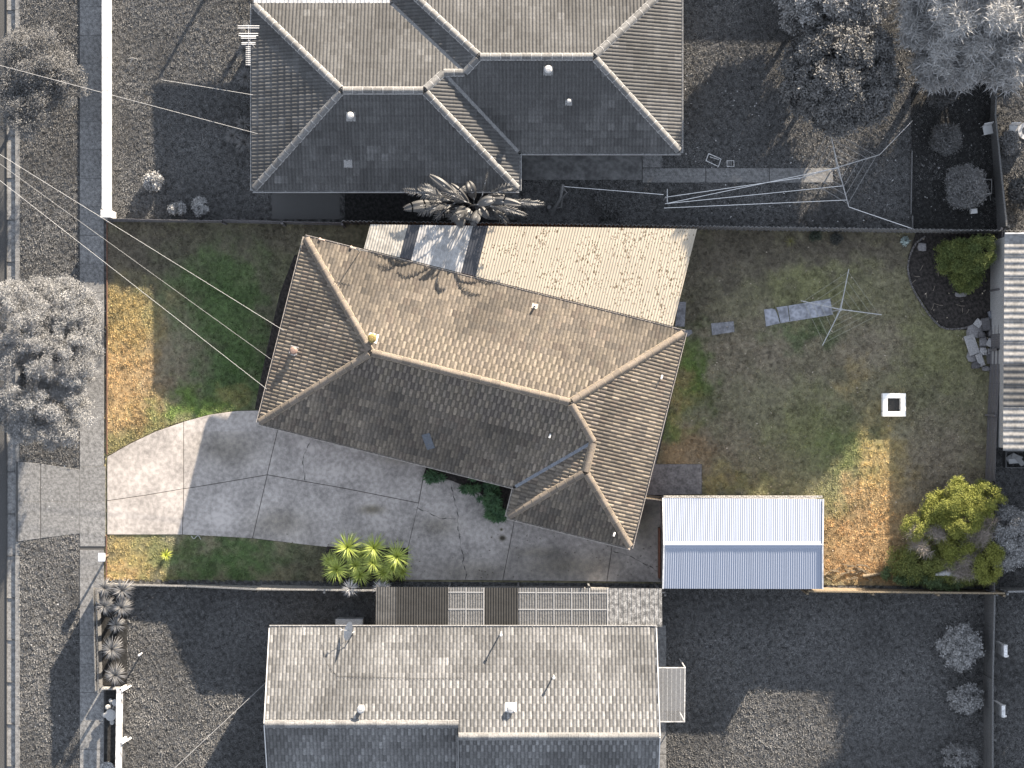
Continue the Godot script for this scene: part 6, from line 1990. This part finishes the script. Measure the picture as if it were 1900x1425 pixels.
# ---------------------------------------------------------------- grass
func tuft_mesh(seed_: int, blades: int, hgt: float, rad: float) -> ArrayMesh:
	var r := RandomNumberGenerator.new()
	r.seed = seed_
	var b := MB.new()
	for i in blades:
		var a := r.randf() * TAU
		var o := Vector3(cos(a), 0, sin(a)) * rad * sqrt(r.randf())
		var lean := Vector3(r.randfn(), 0, r.randfn()) * hgt * 0.55
		var h := hgt * r.randf_range(0.6, 1.2)
		var t := r.randf() * TAU
		var s := Vector3(cos(t), 0, sin(t)) * 0.009
		var k := r.randf_range(0.85, 1.15)
		b.col = Color(k, k, k)
		var m := o + lean * 0.4 + Vector3(0, h * 0.65, 0)
		b.tri(o - s, o + s, m + s)
		b.tri(o - s, m + s, m - s)
		b.tri(m - s, m + s, o + lean + Vector3(0, h, 0))
	return b.mesh(true)
func make_grass() -> void:
	var boxes := []
	for p in no_grass:
		var lo := Vector2(1e9, 1e9); var hi := Vector2(-1e9, -1e9)
		for q in p: lo = lo.min(q); hi = hi.max(q)
		boxes.append(Rect2(lo, hi - lo))
	for p in [[546, 474, 566, 468, 590, 470, 520, 790, 473, 758, 482, 712, 497, 640, 519, 545], [1700, 428, 1845, 430, 1838, 640, 1800, 612, 1765, 612, 1730, 590, 1692, 530, 1684, 500, 1692, 455], [785, 868, 960, 905, 952, 950, 890, 915], [606, 1012, 760, 1018, 752, 1080, 600, 1078], [200, 848, 290, 800, 390, 769, 485, 761, 700, 815, 1230, 880, 1226, 1079, 600, 1072, 606, 1015, 470, 999, 300, 991, 200, 991], [194, 1278, 228, 1278, 228, 1470, 192, 1470], [186, 1085, 236, 1085, 236, 1276, 188, 1276], [30, 856, 148, 871, 148, 990, 30, 1006], [640, 355, 960, 355, 960, 412, 640, 410]]:
		var poly := polyP(p)
		no_grass.append(poly)
		var lo := Vector2(1e9, 1e9); var hi := Vector2(-1e9, -1e9)
		for q in poly: lo = lo.min(q); hi = hi.max(q)
		boxes.append(Rect2(lo, hi - lo))
	var tm := tuft_mesh(61, 14, 0.034, 0.07)
	var nz := FastNoiseLite.new(); nz.seed = 101; nz.frequency = 0.9; nz.fractal_octaves = 3
	var n2 := FastNoiseLite.new(); n2.seed = 102; n2.frequency = 0.22; n2.fractal_octaves = 5
	var lot := polyP([199, 412, 1845, 432, 1834, 1086, 194, 1076])
	var areas := [
		["front_lawn_grass", "patchy green and straw grass of the front lawn before the askew house", [196, 408, 640, 1082], true],
		["back_lawn_grass", "worn brown and green grass of the back lawn around the clothesline", [1190, 420, 1848, 1092], true],
		["verge_grass", "clipped grey grass of the nature strip between kerb and footpath", [37, -20, 147, 1445], false],
		["upper_front_grass", "grey grass of the front lawn behind the white wall", [210, -20, 500, 410], false],
		["upper_back_grass", "grey grass of the back yard under the broadleaf trees", [960, -20, 1910, 432], false],
		["lower_front_grass", "grey grass of the front lawn behind the white rail fence", [236, 1086, 720, 1445], false],
		["lower_back_grass", "long grey grass of the back yard below the iron shed", [1225, 1090, 1830, 1445], false],
		["far_side_grass", "grey grass beyond the back fence and ribbed shed", [1846, 834, 1910, 1445], false]]
	for ar in areas:
		var r: Array = ar[2]
		var xf := []
		var cols := []
		var per := 185.0
		var cnt := int((r[2] - r[0]) * (r[3] - r[1]) / (S * S) * per)
		for i in cnt:
			var px := rng.randf_range(r[0], r[2])
			var py := rng.randf_range(r[1], r[3])
			var p := P2(px, py)
			var inl := Geometry2D.is_point_in_polygon(p, lot)
			if inl != ar[3]: continue
			var bad := false
			for k in boxes.size():
				if boxes[k].has_point(p) and Geometry2D.is_point_in_polygon(p, no_grass[k]):
					bad = true
					break
			if bad: continue
			var f := nz.get_noise_2d(p.x * 7.5, p.y * 7.5)
			var g := n2.get_noise_2d(p.x, p.y)
			var sc := clampf(0.8 + 1.5 * f + 0.6 * g, 0.12, 1.9) * rng.randf_range(0.8, 1.25)
			var c: Color
			if inl:
				c = lawn_img.get_pixel(clampi(int((px - LX0) / LW * 664), 0, 663), clampi(int((py - LY0) / LH * 276), 0, 275))
				c = c * 1.45 * (1.0 + 0.7 * f) * rng.randf_range(0.75, 1.3)
				sc *= 0.85
			else:
				var q := 0.195 * (1.0 + 1.0 * g + 0.8 * f) * rng.randf_range(0.72, 1.32)
				c = Color(q, q, q)
			c.a = 1.0
			var bs := Basis(Vector3.UP, rng.randf() * TAU) * Basis(Vector3.RIGHT, rng.randf_range(-0.25, 0.25))
			xf.append(Transform3D(bs.scaled(Vector3(1.0, sc, 1.0) * rng.randf_range(0.8, 1.2)), Vector3(p.x, 0.004, p.y)))
			cols.append(c)
		var o := scatter(self, ar[0], tm, M.blade, xf, cols)
		tag(o, ar[1], "grass", "", "stuff")
	# fallen leaves and petals lying on the grass
	var fl := MB.new()
	fl.tri(Vector3(-0.03, 0, 0), Vector3(0, 0.008, 0.018), Vector3(0.035, 0.004, 0))
	fl.tri(Vector3(-0.03, 0, 0), Vector3(0.035, 0.004, 0), Vector3(0, 0.008, -0.018))
	var fm := fl.mesh()
	for ar in [["fallen_leaves", "pale fallen leaves scattered over the back lawn and corner bed", [1280, 440, 1835, 1060], 260, true], ["fallen_petals", "tiny pale litter scattered over the grey yard behind the tiled house", [1270, 90, 1835, 415], 240, false], ["driveway_litter", "dark leaf crumbs scattered along the driveway edges", [500, 990, 1220, 1072], 130, true], ["verge_litter", "pale leaf litter scattered over the nature strip grass", [40, 0, 146, 1425], 70, false]]:
		var xf := []
		var cols := []
		var r: Array = ar[2]
		for i in ar[3]:
			var p := P2(rng.randf_range(r[0], r[2]), rng.randf_range(r[1], r[3]))
			var inl := Geometry2D.is_point_in_polygon(p, lot)
			if inl != ar[4]: continue
			var sc := rng.randf_range(0.5, 1.5)
			xf.append(Transform3D(Basis.from_euler(Vector3(rng.randf_range(-0.4, 0.4), rng.randf() * TAU, rng.randf_range(-0.4, 0.4))).scaled(Vector3.ONE * sc), Vector3(p.x, 0.068, p.y)))
			var k := rng.randf_range(0.25, 0.6)
			var c := Color(k, k, k)
			if ar[4]: c = Color(k, k * 0.86, k * 0.68)
			if ar[0] == "driveway_litter": c = Color(0.07, 0.055, 0.04)
			cols.append(c)
		var o := scatter(self, ar[0], fm, M.blade, xf, cols)
		tag(o, ar[1], "litter", "", "stuff")
